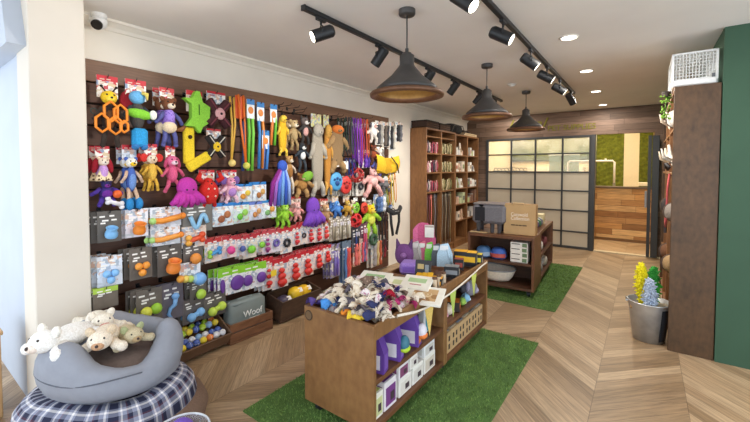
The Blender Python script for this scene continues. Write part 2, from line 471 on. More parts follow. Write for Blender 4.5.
# sliding door: posts and the leaf pushed to the right
mb = MB(); mb.box((-.80, BY, 1.125), (.075, .12, 2.25), fr, b=.005); struct('trim_4', mb)
dr = bpy.data.objects.new('door_1', None); COL.objects.link(dr); dr.location = (.13, BY-.10, 0); dr['kind'] = 'structure'
part(dr, 'door_frame', lambda q: (q.box((-.055, 0, 1.1), (.05, .05, 2.16), fr, b=.004), q.box((.03, .0, 1.1), (.10, .045, 2.16), fr, b=.004)))
part(dr, 'door_handle', lambda q: (q.box((-.10, -.01, 1.05), (.035, .05, .30), M('#9a9a98', .35, .6), b=.008)))

# grooming room behind the glass
mb = MB(); mb.box((-2.0, 12.05, 1.5), (5.0, .10, 3.0), M('#f2e3c0', .8, var=.03, scale=2)); struct('wall_far', mb)
mb = MB(); mb.box((-3.42, 10.2, 1.5), (.1, 3.8, 3.0), M('#f2e3c0', .8, var=.03, scale=2)); mb.box((.6, 10.2, 1.5), (.1, 3.8, 3.0), M('#f2e3c0', .8, var=.03, scale=2)); struct('wall_side', mb)
mb = MB(); mb.box((-1.5, 10.2, 2.95), (4.4, 3.9, .08), ceilm); struct('ceiling_back', mb)
# ================================================================== back room things
mossm = M('#62681a', .95, var=.35, scale=16, bump=.5)
t = thing('moss_wall', 'olive green moss wall panel behind the counter, right of a cream pillar gap', 'wall panel', (-.45, 11.93, 0))
def mossf(q):
    def fn(u, v): 
        x, z = -.62+1.24*u, 1.0+1.75*v
        return Vector((x, -.02-.035*abs(sin(x*31+z*17)*cos(z*23-x*11)), z))
    q.grid(lambda u, v: fn(u, 1-v), 40, 50, mossm); q.box((0, .03, 1.875), (1.24, .05, 1.75), mossm)
part(t, 'moss', mossf)
part(t, 'edge_strip', lambda q: q.box((-.635, 0, 1.875), (.03, .08, 1.76), M('#3c3a2a')))
t['label'] = 'olive green moss wall panel behind the boarded counter in the back room'
o = MB().box((-.255, 10.9, 1.45), (.30, .22, 2.9), M('#f3e6c8', .8, var=.03)).build('pillar'); tag(o, 'cream square pillar rising behind the boarded counter in front of the moss', 'pillar')
t = thing('reception_counter', 'honey coloured boarded counter with dark ledge seen through the door opening', 'counter', (-.45, 9.72, 0))
part(t, 'boarded_front', lambda q: q.box((0, .0, .58), (1.30, .10, 1.16), lightplank))
part(t, 'ledge', lambda q: q.box((0, .04, 1.18), (1.34, .24, .045), M('#5b4936', .5), b=.006))
part(t, 'skirting', lambda q: q.box((0, -.056, .03), (1.30, .012, .06), M('#6e4f30', .5)))
o = MB().box((.0, 9.66, 1.26), (.20, .14, .08), M('#efe3c6', .6), b=.01).build('tissue_box'); o.data.name = 'tissue_box'; tag(o, 'cream box on the right end of the counter ledge by the pillar', 'box')
o.location.y = .1
o = MB().box((-.93, 9.60, .62), (.035, .05, 1.2), M('#b98d55', .6)).build('counter_post'); tag(o, 'slim wooden post standing at the left end of the boarded counter', 'post')
# grooming table with its bent white arm
t = thing('grooming_arm', 'white tubular grooming arm shaped like a gate behind the glass and counter', 'grooming arm', (-1.05, 10.35, 0))
wh = M('#f1efe8', .35)
part(t, 'arm_tube', lambda q: (q.tube([(-.50, 0, .75), (-.50, 0, 1.74), (-.46, 0, 1.78), (.44, 0, 1.78), (.48, 0, 1.74), (.48, 0, 1.22)], .022, wh)))
part(t, 'clamp', lambda q: q.cyl((.30, 0, 1.77), (.30, 0, 1.84), .02, wh))
part(t, 'end_sleeve', lambda q: q.cyl((.48, 0, 1.06), (.48, 0, 1.26), .028, M('#8b8577', .5)))
part(t, 'table_top', lambda q: q.box((0, .1, .78), (1.1, .55, .05), M('#55585c'), b=.01))
for sx in (-.48, .48): part(t, 'leg', lambda q: q.box((sx, .1, .38), (.05, .5, .76), M('#8d8f92', .4, .6)))
# landscape mural on the back wall seen through the top panes
m, nt, b = _new('landscape_print'); N, L = nt.nodes, nt.links
tc = N.new('ShaderNodeTexCoord'); sp = N.new('ShaderNodeSeparateXYZ'); L.new(tc.outputs['Object'], sp.inputs[0])
nz = N.new('ShaderNodeTexNoise'); nz.inputs['Scale'].default_value = 3.0; nz.inputs['Detail'].default_value = 6; L.new(tc.outputs['Object'], nz.inputs['Vector'])
ad = N.new('ShaderNodeMath'); ad.operation = 'MULTIPLY_ADD'; ad.inputs[1].default_value = .9; L.new(nz.outputs['Fac'], ad.inputs[0]); L.new(sp.outputs['Z'], ad.inputs[2])
rp = N.new('ShaderNodeValToRGB'); e = rp.color_ramp.elements
for p, c in ((.30, '#4b5a2d'), (.5, '#7d8750'), (.68, '#a9ac85'), (.95, '#cdd0b8')): 
    k = e.new(p); k.color = lin(c)+[1]
L.new(ad.outputs[0], rp.inputs['Fac']); L.new(rp.outputs['Color'], b.inputs['Base Color'])
t = thing('landscape_picture', 'large green landscape picture on the far wall seen through the upper clear panes', 'picture', (-2.75, 11.9, 2.0))
part(t, 'print', lambda q: q.box((.42, 0, .20), (2.5, .02, .72), m)); part(t, 'border', lambda q: q.box((.42, .02, .20), (2.56, .02, .78), M('#54553a')))
t = thing('wall_cabinet', 'pale wall cupboard below the landscape picture behind the glass partition', 'cabinet', (-2.1, 11.8, 1.25))
part(t, 'body', lambda q: q.box((0, 0, 0), (1.5, .36, .8), M('#f4e8cf', .6), b=.006))
for sx in (-.37, .37):
    d = part(t, 'door', lambda q: q.box((sx, -.19, 0), (.71, .02, .76), M('#f6ecd6', .55), b=.004)); part(d, 'handle', lambda q: q.box((sx*.3, -.21, -.25), (.015, .02, .12), M('#8a8a86', .3, .8)))
t = thing('glass_shower_screen', 'greenish glass screen behind the partition below the landscape picture', 'screen', (-1.75, 11.0, 0))
part(t, 'screen_glass', lambda q: q.box((0, 0, 1.35), (.72, .012, 1.2), M('#8fa58f', .2, alpha=.6)))
part(t, 'rail', lambda q: q.box((0, 0, 1.97), (.76, .03, .04), M('#e9efe6', .3)))
part(t, 'base_wall', lambda q: q.box((0, 0, .375), (.76, .06, .75), M('#f0e6cf')))
# scroll-like black ironwork on the clear row, at its lower left
t = thing('wire_scroll', 'thin black scrollwork ornament standing behind the third pane row of the partition', 'ornament', (-2.42, 8.42, 1.545))
iron = M('#2e2a26')
part(t, 'scroll', lambda q: [q.tube([(-.32+.08*k+.035*cos(a), 0, .03+.035*sin(a)+.02*(k == 5)) for a in [i*pi/5 for i in range(9)]], .008, iron, seg=5) for k in range(9)])
part(t, 'base_bar', lambda q: q.box((0, 0, -.005), (.74, .03, .02), iron))
part(t, 'stand', lambda q: (q.cyl((-.3, 0, -1.545), (-.3, 0, 0), .01, iron), q.cyl((.3, 0, -1.545), (.3, 0, 0), .01, iron)))

# ================================================================== tall shelving by the left wall
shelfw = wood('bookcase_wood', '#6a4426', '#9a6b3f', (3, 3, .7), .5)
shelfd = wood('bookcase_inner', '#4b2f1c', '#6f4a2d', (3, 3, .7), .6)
def bookcase(label, loc, y, depth, h, bays, levels, front=+1):
    """stands against a wall, open towards +X (front=1) or -X; origin at floor, y from 0 to y"""
    t = thing('tall_bookcase', label, 'bookcase', loc); th = .032
    part(t, 'side_panel', lambda q: q.box((0, th/2, h/2), (depth, th, h), shelfw, b=.003))
    part(t, 'side_panel', lambda q: q.box((0, y-th/2, h/2), (depth, th, h), shelfw, b=.003))
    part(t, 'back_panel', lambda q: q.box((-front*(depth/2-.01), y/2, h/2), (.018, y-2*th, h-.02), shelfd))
    part(t, 'top_panel', lambda q: q.box((0, y/2, h-.016), (depth-.004, y-2*th, .032), shelfw, b=.002))
    part(t, 'plinth', lambda q: q.box((front*(depth/2-.03), y/2, .05), (.02, y-2*th, .10), shelfw))
    bw = y/bays
    for i in range(1, bays): part(t, 'divider', lambda q: q.box((.008*front, i*bw, h/2), (depth-.03, .045, h-.07), shelfw, b=.002))
    for i, lv in enumerate(levels):
        for z in lv: part(t, 'shelf', lambda q: q.box((.006*front, (i+.5)*bw, z), (depth-.03, bw-.045, .024), shelfw, b=.002))
    return t
BC1 = bookcase('tall wooden bookcase nearest the toy wall, hung with collars and leads', (-3.195, 5.645, 0), 1.22, .32, 2.31, 2, [[.12, 1.17, 1.52, 1.86, 2.16], [.12, 1.17, 1.52, 1.86, 2.16]])
BC2 = bookcase('tall wooden bookcase of treats and boxes next to the dark boarded wall', (-3.195, 6.87, 0), 1.25, .32, 2.29, 2, [[.12, .53, .86, 1.19, 1.52, 1.86], [.12, .53, .86, 1.19, 1.52, 1.86]])
BC3 = bookcase('tall dark bookcase seen end-on against the green wall', (.345, 4.09, 0), 2.2, .30, 2.30, 3, [[.12, .6, 1.1, 1.55, 1.95]]*3, front=-1)
for ch in BC3.children:
    if ch.name.startswith(('side_panel',)): ch.data.materials[0] = wood('end_panel_walnut', '#3a2817', '#63472c', (2.2, 2.2, 1.2), .45)

# slatted display board
t = thing('slat_wall_board', 'large dark brown slatted display board covered in dog toys', 'display board', (-3.335, 0, 0))
GZ = [2.238, 2.08, 1.919, 1.763, 1.604, 1.44, 1.27, 1.10, .937, .77, .607, .44, .27]
edges = [2.405]+GZ+[.02]
for i in range(len(edges)-1):
    za, zb = edges[i]-.006*(i > 0), edges[i+1]+.006
    part(t, 'slat', lambda q: q.box((.008, 2.92, (za+zb)/2), (.034, 3.96, za-zb), slattop if i == 0 else slat, b=.004))
part(t, 'backing', lambda q: q.box((-.016, 2.92, 1.21), (.014, 3.97, 2.39), M('#1d120d', .7)))

# ================================================================== wheeled display units
casm = M('#26292c', .4); casg = M('#9aa0a5', .3, .7)
def caster(parent, x, y, h=.075):
    c = part(parent, 'caster', lambda q: (q.cyl((x-.014, y, .032), (x+.014, y, .032), .03, casm, seg=14), q.cyl((x, y, h-.012), (x, y, h), .022, casg, seg=10)))
    part(c, 'fork', lambda q: (q.box((x-.019, y, .05), (.004, .022, .05), casg), q.box((x+.019, y, .05), (.004, .022, .05), casg)))
    return c
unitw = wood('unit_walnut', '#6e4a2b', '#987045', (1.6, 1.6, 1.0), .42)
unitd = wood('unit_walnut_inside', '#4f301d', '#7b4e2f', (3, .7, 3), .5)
def low_unit(name, label, loc, rot, w, d, h, mid, midback=True, x_open=+1, logo=None):
    """w along local x, d along local y; open on the x_open side"""
    t = thing(name, label, 'display unit', loc, rot); th = .03; z0 = .078
    part(t, 'end_panel', lambda q: q.box((0, th/2, (z0+h)/2), (w, th, h-z0), unitw, b=.003))
    part(t, 'end_panel', lambda q: q.box((0, d-th/2, (z0+h)/2), (w, th, h-z0), unitw, b=.003))
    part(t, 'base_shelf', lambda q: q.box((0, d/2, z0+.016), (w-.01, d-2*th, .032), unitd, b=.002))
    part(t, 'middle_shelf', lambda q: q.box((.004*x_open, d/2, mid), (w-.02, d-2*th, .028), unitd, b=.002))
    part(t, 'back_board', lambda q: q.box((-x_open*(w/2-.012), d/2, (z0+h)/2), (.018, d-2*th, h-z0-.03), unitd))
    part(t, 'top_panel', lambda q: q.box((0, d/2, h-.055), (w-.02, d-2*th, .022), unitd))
    for sx in (-1, 1): part(t, 'top_rail', lambda q: q.box((sx*(w/2-.010), d/2, h-.045), (.020, d-2*th, .09), unitw, b=.003))
    for sx in (-1, 1):
        for yy in (.07, d-.07): caster(t, sx*(w/2-.07), yy)
    return t
G1X, G1W = -1.487, .56
GA = low_unit('display_unit', 'low walnut display unit nearest the camera, topped with a heap of bow ties', (G1X, 1.637, 0.012), 0, G1W, .932, .70, .358)
GB = low_unit('display_unit', 'low walnut display unit behind the bow tie unit, topped with picnic toys and book boxes', (G1X, 2.572, 0.012), 0, G1W, .932, .70, .358)
GB['label'] = 'low walnut display unit topped with bright sleeved mats and black and yellow boxes'
part(GA, 'round_badge', lambda q: (q.cyl((-.235, -.004, .645), (-.235, .002, .645), .033, M('#6a5136', .5)), q.torus((-.235, -.004, .645), .03, .003, M('#3c2a1b'), 'y')), 'round dark badge with a ring')
# second island, turned so that its open side faces the camera
R2 = R(3.6)
def unit2(label, loc, w, d, h, mid, openf):
    t = thing('display_unit', label, 'display unit', loc, R2); th = .03; z0 = .078
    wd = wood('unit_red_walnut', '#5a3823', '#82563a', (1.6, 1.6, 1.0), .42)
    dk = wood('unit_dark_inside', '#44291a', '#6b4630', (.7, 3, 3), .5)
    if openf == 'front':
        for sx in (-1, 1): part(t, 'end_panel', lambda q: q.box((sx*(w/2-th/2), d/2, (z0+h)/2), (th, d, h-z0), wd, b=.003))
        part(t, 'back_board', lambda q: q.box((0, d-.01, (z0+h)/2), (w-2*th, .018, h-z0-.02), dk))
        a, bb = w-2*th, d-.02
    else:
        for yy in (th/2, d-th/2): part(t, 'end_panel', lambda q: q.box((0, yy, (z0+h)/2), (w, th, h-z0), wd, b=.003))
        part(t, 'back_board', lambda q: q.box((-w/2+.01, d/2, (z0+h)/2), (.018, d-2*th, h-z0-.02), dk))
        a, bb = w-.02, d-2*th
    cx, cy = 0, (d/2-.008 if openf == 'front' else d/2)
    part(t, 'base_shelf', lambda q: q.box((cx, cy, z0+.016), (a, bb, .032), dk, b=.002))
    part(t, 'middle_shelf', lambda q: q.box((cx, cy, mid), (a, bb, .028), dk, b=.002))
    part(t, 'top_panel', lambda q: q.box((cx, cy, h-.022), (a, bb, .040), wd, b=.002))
    for sx in (-1, 1):
        for yy in (.07, d-.07): caster(t, sx*(w/2-.07), yy)
    return t
U2A = unit2('walnut display unit holding the blue tubs, white boxes and the litter tray', (-1.463, 4.675, .012), .82, .50, .745, .40, 'front')
U2B = unit2('walnut display unit at the far end of the second rug, behind the paper bag', (-1.463-.51*sin(R2), 4.675+.51*cos(R2), .012), .82, 1.22, .745, .40, 'side')

# ================================================================== artificial grass rugs: one mesh of blades each
def grass_rug(label, x0, x1, y0, y1, seed):
    rnd = random.Random(seed); mb = MB()
    g = [M('#6a8843', .9, var=.2, scale=8), M('#86a556', .9, var=.2, scale=8), M('#527236', .9, var=.2, scale=8)]
    mb.box(((x0+x1)/2, (y0+y1)/2, .004), (x1-x0, y1-y0, .008), g[2])
    n = int((x1-x0)*(y1-y0)*9000)
    vs = {0: [], 1: [], 2: []}; 
    for i in range(n):
        x, y = rnd.uniform(x0, x1), rnd.uniform(y0, y1); a = rnd.uniform(0, 2*pi); w = .0035; h = rnd.uniform(.014, .026)
        lx, ly = rnd.uniform(-.012, .012), rnd.uniform(-.012, .012); k = rnd.choice((0, 0, 1, 2))
        vs[k] += [(x-w*cos(a), y-w*sin(a), .006), (x+w*cos(a), y+w*sin(a), .006), (x+lx, y+ly, h)]
    for k in vs: mb.add(vs[k], [(3*i, 3*i+1, 3*i+2) for i in range(len(vs[k])//3)], g[k])
    o = mb.build('grass_rug'); return tag(o, label, 'rug')
grass_rug('green artificial grass rug under the display units nearest the camera', -2.10, -.748, 1.40, 3.551, 1)
grass_rug('green artificial grass rug under the display unit with the paper bag', -2.15, -.770, 4.445, 6.72, 2)
# ================================================================== goods on the slatted board
WX = -3.31
hookm = M('#2b2b2d', .35, .8)
class Box: pass
def bb(x0, y0, x1, y1, out):
    """reads a rectangle of the photo as metres on the plane that hangs `out` in front of the board"""
    ym = (y0+y1)/2; o = Box()
    a, b = on_x(x0, ym, WX+out), on_x(x1, ym, WX+out); xm = (x0+x1)/2
    t, u = on_x(xm, y0, WX+out), on_x(xm, y1, WX+out)
    o.y = t.y; o.w = abs(b.y-a.y); o.zt = t.z; o.h = t.z-u.z; o.out = out; o.loc = Vector((WX+out, t.y, t.z))
    return o
HOOKS = []
def hook(o, short, ln=None):
    ln = ln or o.out+.03
    k = (round(o.y, 2), round(o.zt, 2))
    if any(abs(k[0]-a) < .012 and abs(k[1]-c) < .02 for a, c in HOOKS): return
    HOOKS.append(k)
    t = thing('peg_hook', 'black peg hook carrying the ' + short, 'hook', (WX-.005, o.y, o.zt-.012), 0, 'black peg hooks on the slatted board')
    part(t, 'prong', lambda q: q.tube([(0.0, 0, 0), (ln-.02, 0, 0), (ln-.004, 0, .006), (ln, 0, .02)], .003, hookm, seg=6))
    part(t, 'bracket', lambda q: q.box((.004, 0, 0), (.008, .03, .04), hookm, b=.002))
BEHIND = ['', 'directly behind the', 'second behind the', 'third behind the', 'fourth behind the']
def stack(t, n, word, short, step=.045, dy=-.02):
    l = t.location.copy()
    for k in range(1, n):
        r = dup(t, l+Vector((-step*k, dy*k+random.uniform(-.004, .004), random.uniform(-.006, .004))), '%s hanging %s %s' % (word, BEHIND[k], short), rotz=random.uniform(-.12, .12), group=t.get('group'))
        for ch in r.children:
            if ch.name.startswith('toy'): ch.scale.x = .32      # squashed flat by the pack in front
# ---- toys on cards: q builder, w,h of the pack
def t_balls(n):
    pos = {1: [(0, -.62)], 2: [(-.25, -.62), (.25, -.58)], 3: [(-.2, -.56), (.22, -.56), (0, -.78)], 4: [(-.22, -.5), (.22, -.5), (-.2, -.78), (.2, -.78)]}[n]
    def f(q, w, h, c):
        r = (.30 if n < 3 else .23)*min(w, h*.9) if n > 1 else .36*min(w, h)
        for i, (a, b2) in enumerate(pos): q.ell((r*.8+.006, a*w, b2*h), (r*.85, r, r), rub(c[i % len(c)]))
    return f
def t_cup(q, w, h, c):
    r = .36*min(w, h); m = rub(c[0])
    q.lathe([(r*.9, -r*.9), (r*1.0, -r*.6), (r*.98, -r*.1), (r*.80, r*.25), (r*.82, r*.7), (r*.95, r*.9), (r*.80, r*.95), (r*.62, r*.7), (r*.58, -r*.2), (0, -r*.25)], m, 18, (r+.01, 0, -.66*h), Euler((0, R(22), 0)))
    q.lathe([(0, -r*.9), (r*.9, -r*.9)][::-1], m, 18, (r+.01, 0, -.66*h), Euler((0, R(22), 0)))
def t_bone(q, w, h, c):
    m = rub(c[0]); m2 = rub(c[-1]); L = .36*w; r = .13*min(w, h)
    q.tube([(r+.008, -L, -.64*h), (r+.008, L, -.54*h)], [r*1.1, r*1.1], m)
    for s, mm in ((-1, m2), (1, m)):
        for d in (-1, 1): q.ell((r+.008, s*L, -.59*h+s*.05*h+d*r*1.05), r*1.3, mm)
def t_stick(q, w, h, c):
    r = .15*h
    q.tube([(r, -.46*w, -.62*h), (r, -.2*w, -.66*h), (r, .2*w, -.58*h), (r, .5*w, -.52*h)], [r*.9, r, r, r*.95], rub(c[0]))
    for s, a, z in ((-1, -.5, -.62), (1, .52, -.5)): q.ell((r, a*w, z*h), r*1.12, rub(c[1 if s < 0 else 2]))
def t_spiral(q, w, h, c):
    r = .075*min(w, h)
    q.tube([(r+.01, w*(-.38+.76*i/16), h*(-.62+.22*sin(i/16*2*pi*1.2+2.2))) for i in range(17)], r*1.3, rub(c[0]))
def t_snake(q, w, h, c):
    r = .12*w; m = rub(c[0])
    q.ell((r*1.6, .12*w, -.36*h), (r*1.5, r*2, r*1.7), m)
    q.tube([(r+.01, .12*w, -.42*h), (r, .10*w, -.6*h), (r, -.16*w, -.68*h), (r, -.28*w, -.82*h), (r, -.08*w, -.96*h)], [r*1.2, r*1.1, r, r*.9, r*.5], m)
def t_dumbbell(q, w, h, c):
    r = .24*min(w, h*1.2); m = rub(c[0])
    for s in (-1, 1): q.ell((r, s*.27*w, -.66*h+s*.06*h), r, m)
    q.tube([(r, -.27*w, -.70*h), (r, .27*w, -.60*h)], r*.6, m)
def t_snowman(q, w, h, c):
    m = rub(c[0])
    for z, r in ((-.40, .20), (-.58, .25), (-.78, .30)): q.ell((r*w*.6+.01, 0, z*h), (r*w*.8, r*w*1.15, r*w*.85), m)
    q.ell((.3*w*.6, 0, -.9*h), (.2*w*.8, .2*w, .1*w), m)
def t_tyre(q, w, h, c):
    r = .27*min(w, h); q.torus((r*.5, 0, -.6*h), r, r*.42, rub(c[0]), 'x', 16, 8)
    for k in range(12): q.box((r*.5, cos(k*pi/6)*r*1.38, -.6*h+sin(k*pi/6)*r*1.38), (r*.6, r*.16, r*.16), rub(c[0]), Euler((k*pi/6, 0, 0)))
def t_disc(q, w, h, c):
    r = .36*min(w, h); q.lathe([(0, .018), (r*.8, .018), (r, .004), (r*.9, -.004), (0, 0)], rub(c[0]), 18, (.012, 0, -.6*h), Euler((0, pi/2, 0)))
    for k in range(3): q.ell((.032, (k-1)*r*.42, -.6*h+r*.35-abs(k-1)*r*.12), r*.15, rub(c[-1]), seg=8, ring=6)
    q.ell((.032, 0, -.6*h-r*.15), (r*.1, r*.34, r*.28), rub(c[-1]), seg=8, ring=6)
def t_biscuits(q, w, h, c):
    for i, (a, b2) in enumerate(((-.18, -.68), (.2, -.5))): q.ell((.022, a*w, b2*h), (.012, .22*w, .16*h), M(c[i % len(c)], .8, var=.2), seg=12, ring=6)
def t_ring(q, w, h, c):
    r = .34*min(w, h); q.torus((.024, 0, -.62*h), r, r*.3, rub(c[0]), 'x', 20, 8, sc=(1, 1.15))
def t_rope(q, w, h, c):
    n = len(c)
    for i, cc in enumerate(c):
        y = (i-(n-1)/2)*w/(n+.3); r = w/(n+.3)*.5
        q.tube([(.02+.006*sin(j*1.3+i), y+.2*r*sin(j*2.1+i), -h*(.16+.8*j/9)) for j in range(10)], [r*(.8+.25*(j in (2, 5, 8))) for j in range(10)], fab(cc), seg=7)
def t_brush(q, w, h, c):
    for i, cc in enumerate(c):
        y = (i-(len(c)-1)/2)*w*.3
        q.tube([(.02, y, -.2*h), (.025, y, -.55*h), (.02, y, -.95*h)], [.05*w, .11*w, .08*w], rub(cc))
        q.box((.03, y, -.3*h), (.03, .1*w, .16*h), M('#e9e4ee'), b=.004)
def t_none(q, w, h, c): pass
INK = {'#f3efe8': ('#c8a08a', '#8a9ab8', '#d9c2a0', '#c24048'), '#f0e2d6': ('#c24a4a', '#d9b8a4', '#8f7a6a')}
def card_mesh(q, w, h, base, head, marks, bulge=0.0, hb=.22):
    lum = sum(lin(base))/3
    b = M(base, .5, var=.12, scale=18) if lum < .25 else print_mix(base, INK.get(base, ('#cfd4dc', '#d8b7a4', '#a9b6c6') if lum > .55 else ('#8c857e', '#4a4541', '#9a938a') if lum < .2 else ('#e6e0d8', '#7d766e', '#b5aca2')), 34 if h < .3 else 22, .42); hd = prn(head); mk = prn(marks)
    hb = max(hb, .10)
    if bulge: 
        q.pillow((0, 0, -h*(.5+hb/2)), w, h*(1-hb), bulge, b, 6)
        q.box((0, 0, -h*hb/2), (.004, w*.98, h*hb*1.06), hd, b=.0015)
    else:
        q.box((0, 0, -h/2), (.006, w, h), b, b=.0015)
        if head != base: q.box((.0036, 0, -h*hb/2), (.002, w*.985, h*hb), hd)
    q.torus((.004, 0, -.012), .008, .0012, hookm, 'x', 10, 4)
    rnd = random.Random(int(w*1e5)+int(h*1e4))
    if marks:
        for z, ww, yo in ((-.17, .22, -.26), (-.16, .2, .08), (-.30, .26, -.2), (-.29, .22, .16), (-.38, .2, -.24)): q.box((.0045 + (bulge*.32 if bulge else 0), (yo+rnd.uniform(-.04, .04))*w, h*z), (.002, w*ww, h*.05), mk)
PACKS = {}
def pack(r, base, toy, cols, label, short, head=None, marks='#f4f2ee', n=1, out=.21, name='carded_toy', cat='dog toy', word=None, bulge=0, step=.045, hb=.2, tw=.76):
    o = bb(*r, out); t = thing(name, label, cat, o.loc, random.uniform(-.08, .08))
    part(t, 'card', lambda q: card_mesh(q, o.w, o.h, base, head or base, marks, bulge, hb))
    if toy is not t_none: part(t, 'toy', lambda q: toy(q, o.w*tw, o.h, cols))
    hook(o, short); stack(t, n, word or 'carded toy', short, step)
    return t

# ---- plush toys
def limb(q, a, b2, r0, r1, m, bend=.02):
    a, b2 = Vector(a), Vector(b2); mid = (a+b2)/2+Vector((bend, 0, 0))
    q.tube([a, mid, b2], [r0, (r0+r1)/2, r1], m, seg=9); q.ell(b2, r1*1.12, m, seg=9, ring=6)
def plush(r, label, short, c, card=('#f3efe8', '#c8202f'), ear='round', out=.17, legs=2, arms=2, n=1, belly=True, face=True, tail=False, headz=.32, cat='plush toy', name='plush_toy', cardw=.5, word=None, extra=None, legsplay=.22):
    o = bb(*r, out); w, h = o.w, o.h
    t = thing(name, label, cat, o.loc, random.uniform(-.1, .1))
    B, Hd, Lm, Be, Ea, Mz = [fur(c.get(k, c['body'])) for k in ('body', 'head', 'limb', 'belly', 'ear', 'muzzle')]
    d = min(w*.22, .055)
    if card: part(t, 'header_card', lambda q: card_mesh(q, w*cardw, h*.30, card[0], card[1], '#d8b9a8', 0, .24))
    hr = min(w*.24, h*.14)
    bz = -(headz+.26)*h
    part(t, 'body', lambda q: (q.ell((.02, 0, bz), (d, w*.22, h*.20), B, seg=14, ring=10), q.ell((.02+d*.55, 0, bz-.03*h), (d*.6, w*.17, h*.14), Be) if belly else None))
    hd = part(t, 'head', lambda q: (q.ell((.03, 0, -headz*h), (hr*.9, hr, hr*.95), Hd, seg=14, ring=10), face and (q.ell((.03+hr*.8, 0, -headz*h-hr*.3), (hr*.5, hr*.55, hr*.42), Mz), q.ell((.03+hr*1.25, 0, -headz*h-hr*.15), hr*.17, rub('#201a1a'), seg=8, ring=6), [q.ell((.03+hr*.72, s*hr*.42, -headz*h+hr*.3), hr*.14, rub('#15120f'), seg=8, ring=6) for s in (-1, 1)])))
    for s in (-1, 1):
        if ear == 'round': part(hd, 'ear', lambda q: q.ell((.025, s*hr*.85, -headz*h+hr*.75), (hr*.2, hr*.38, hr*.38), Ea))
        elif ear == 'long': part(hd, 'ear', lambda q: q.ell((.03, s*hr*1.1, -headz*h-hr*.3), (hr*.25, hr*.35, hr*1.0), Ea, Euler((R(14)*s, 0, 0))))
        elif ear == 'big': part(hd, 'ear', lambda q: q.ell((.02, s*hr*1.45, -headz*h+hr*.35), (hr*.2, hr*.8, hr*.9), Ea))
        elif ear == 'antenna': part(hd, 'antenna', lambda q: (q.tube([(.03, s*hr*.4, -headz*h+hr*.8), (.035, s*hr*.9, -headz*h+hr*1.5)], hr*.1, Ea), q.ell((.035, s*hr*.9, -headz*h+hr*1.5), hr*.2, Ea, seg=8, ring=6)))
        elif ear == 'point': part(hd, 'ear', lambda q: q.cyl((.02, s*hr*.6, -headz*h+hr*.6), (.02, s*hr*.85, -headz*h+hr*1.5), hr*.35, Ea, .002, 8))
        if arms: part(t, 'arm', lambda q: limb(q, (.02, s*w*.18, bz+.12*h), (.035, s*w*.44, bz-.04*h), w*.075, w*.065, Lm))
        if legs: part(t, 'leg', lambda q: limb(q, (.02, s*w*.13, bz-.14*h), (.035, s*w*legsplay, -h*.95), w*.085, w*.075, Lm))
    if extra: extra(t, w, h, d)
    hook(o, short); stack(t, n, word or 'plush toy', short, .06)
    return t
def flat_strip(q, pts, w, m, t=.008):
    q.tube(pts, w/2, m, seg=8, flat=t/w*2, up=(1, 0, 0))
# ------------------------------------------------------------------ top row, left to right
def bee_extra(t, w, h, d):
    m = rub('#ef8a1d')
    def lat(q):
        def hexa(cy, cz, r):
            P = [(.03+d*1.1, cy*w+r*w*cos(a), cz*h+r*h*.62*sin(a)) for a in [R(30+60*k) for k in range(7)]]
            q.tube(P, w*.045, m, seg=7, caps=False)
        hexa(-.02, -.50, .22); hexa(.26, -.53, .22); hexa(-.28, -.66, .2); hexa(.10, -.68, .2); hexa(.36, -.69, .13)
    part(t, 'lattice_body', lat, 'open orange rubber lattice')
    part(t, 'antler_loop', lambda q: q.torus((.02, -.42*w, -.5*h), .09*w, .02*w, fur('#4b5550'), 'x', 12, 6))
plush((90, 76, 124, 149), 'black bee plush with yellow face and orange lattice body, far left of the top row', 'bee plush', dict(body='#2f2422', head='#f3c92c', limb='#3a302a', muzzle='#f7d94a', belly='#6b4424', ear='#2a2220'), ear='antenna', headz=.30, cardw=.62, extra=bee_extra)
def parrot_extra(t, w, h, d):
    part(t, 'beak', lambda q: q.tube([(.07, .10*w, -.20*h), (.09, .2*w, -.22*h), (.09, .22*w, -.3*h)], [.06*w, .07*w, .02*w], fur('#e9d36a')))
    part(t, 'wing', lambda q: q.ell((.05, .03*w, -.50*h), (.035, .40*w, .075*h), fur('#86cf3a'), Euler((R(-8), 0, 0))))
    part(t, 'wing_tip', lambda q: q.ell((.065, .42*w, -.50*h), (.02, .12*w, .07*h), fur('#eef3e6')))
    part(t, 'pants', lambda q: (q.box((.045, .02*w, -.84*h), (.07, .46*w, .27*h), fur('#2f9ad8'), b=.02), [q.ell((.05, .02*w+s*.13*w, -.97*h), (.04, .11*w, .05*h), fur('#3a80c0')) for s in (-1, 1)]))
    part(t, 'red_cape', lambda q: q.ell((-.01, -.15*w, -.32*h), (.02, .32*w, .17*h), fur('#a01f2c')))
plush((119, 80, 152, 149), 'parrot plush with pale blue head, green wing and bright blue pants', 'parrot plush', dict(body='#4b4744', head='#6fb5e6', limb='#3a4048', muzzle='#e9d36a', belly='#4b4744'), ear='none', face=False, legs=0, belly=False, cardw=.62, headz=.26, extra=parrot_extra)
plush((152, 88, 181, 148), 'otter plush with purple vest, cream belly and brown masked face', 'otter plush', dict(body='#8d6cc4', head='#7b4a2e', limb='#5c5f9c', muzzle='#f0dfc6', belly='#ead3b0', ear='#7b4a2e'), headz=.28, cardw=.52, n=2, word='blue grey plush animal', belly=False, extra=lambda t, w, h, d: (part(t, 'vest', lambda q: q.ell((.03, 0, -.48*h), (d, .19*w, .13*h), pattern('scaly_purple', '#a184dc', '#7a5cc0', 60, .5))), part(t, 'belly_apron', lambda q: q.ell((.045, -.02*w, -.66*h), (d*.9, .25*w, .10*h), fur('#ecd6b4'))), part(t, 'tail', lambda q: q.tube([(.02, .2*w, -.7*h), (.05, .42*w, -.68*h), (.04, .55*w, -.62*h)], [.06*w, .09*w, .05*w], fur('#8a5a34')))))
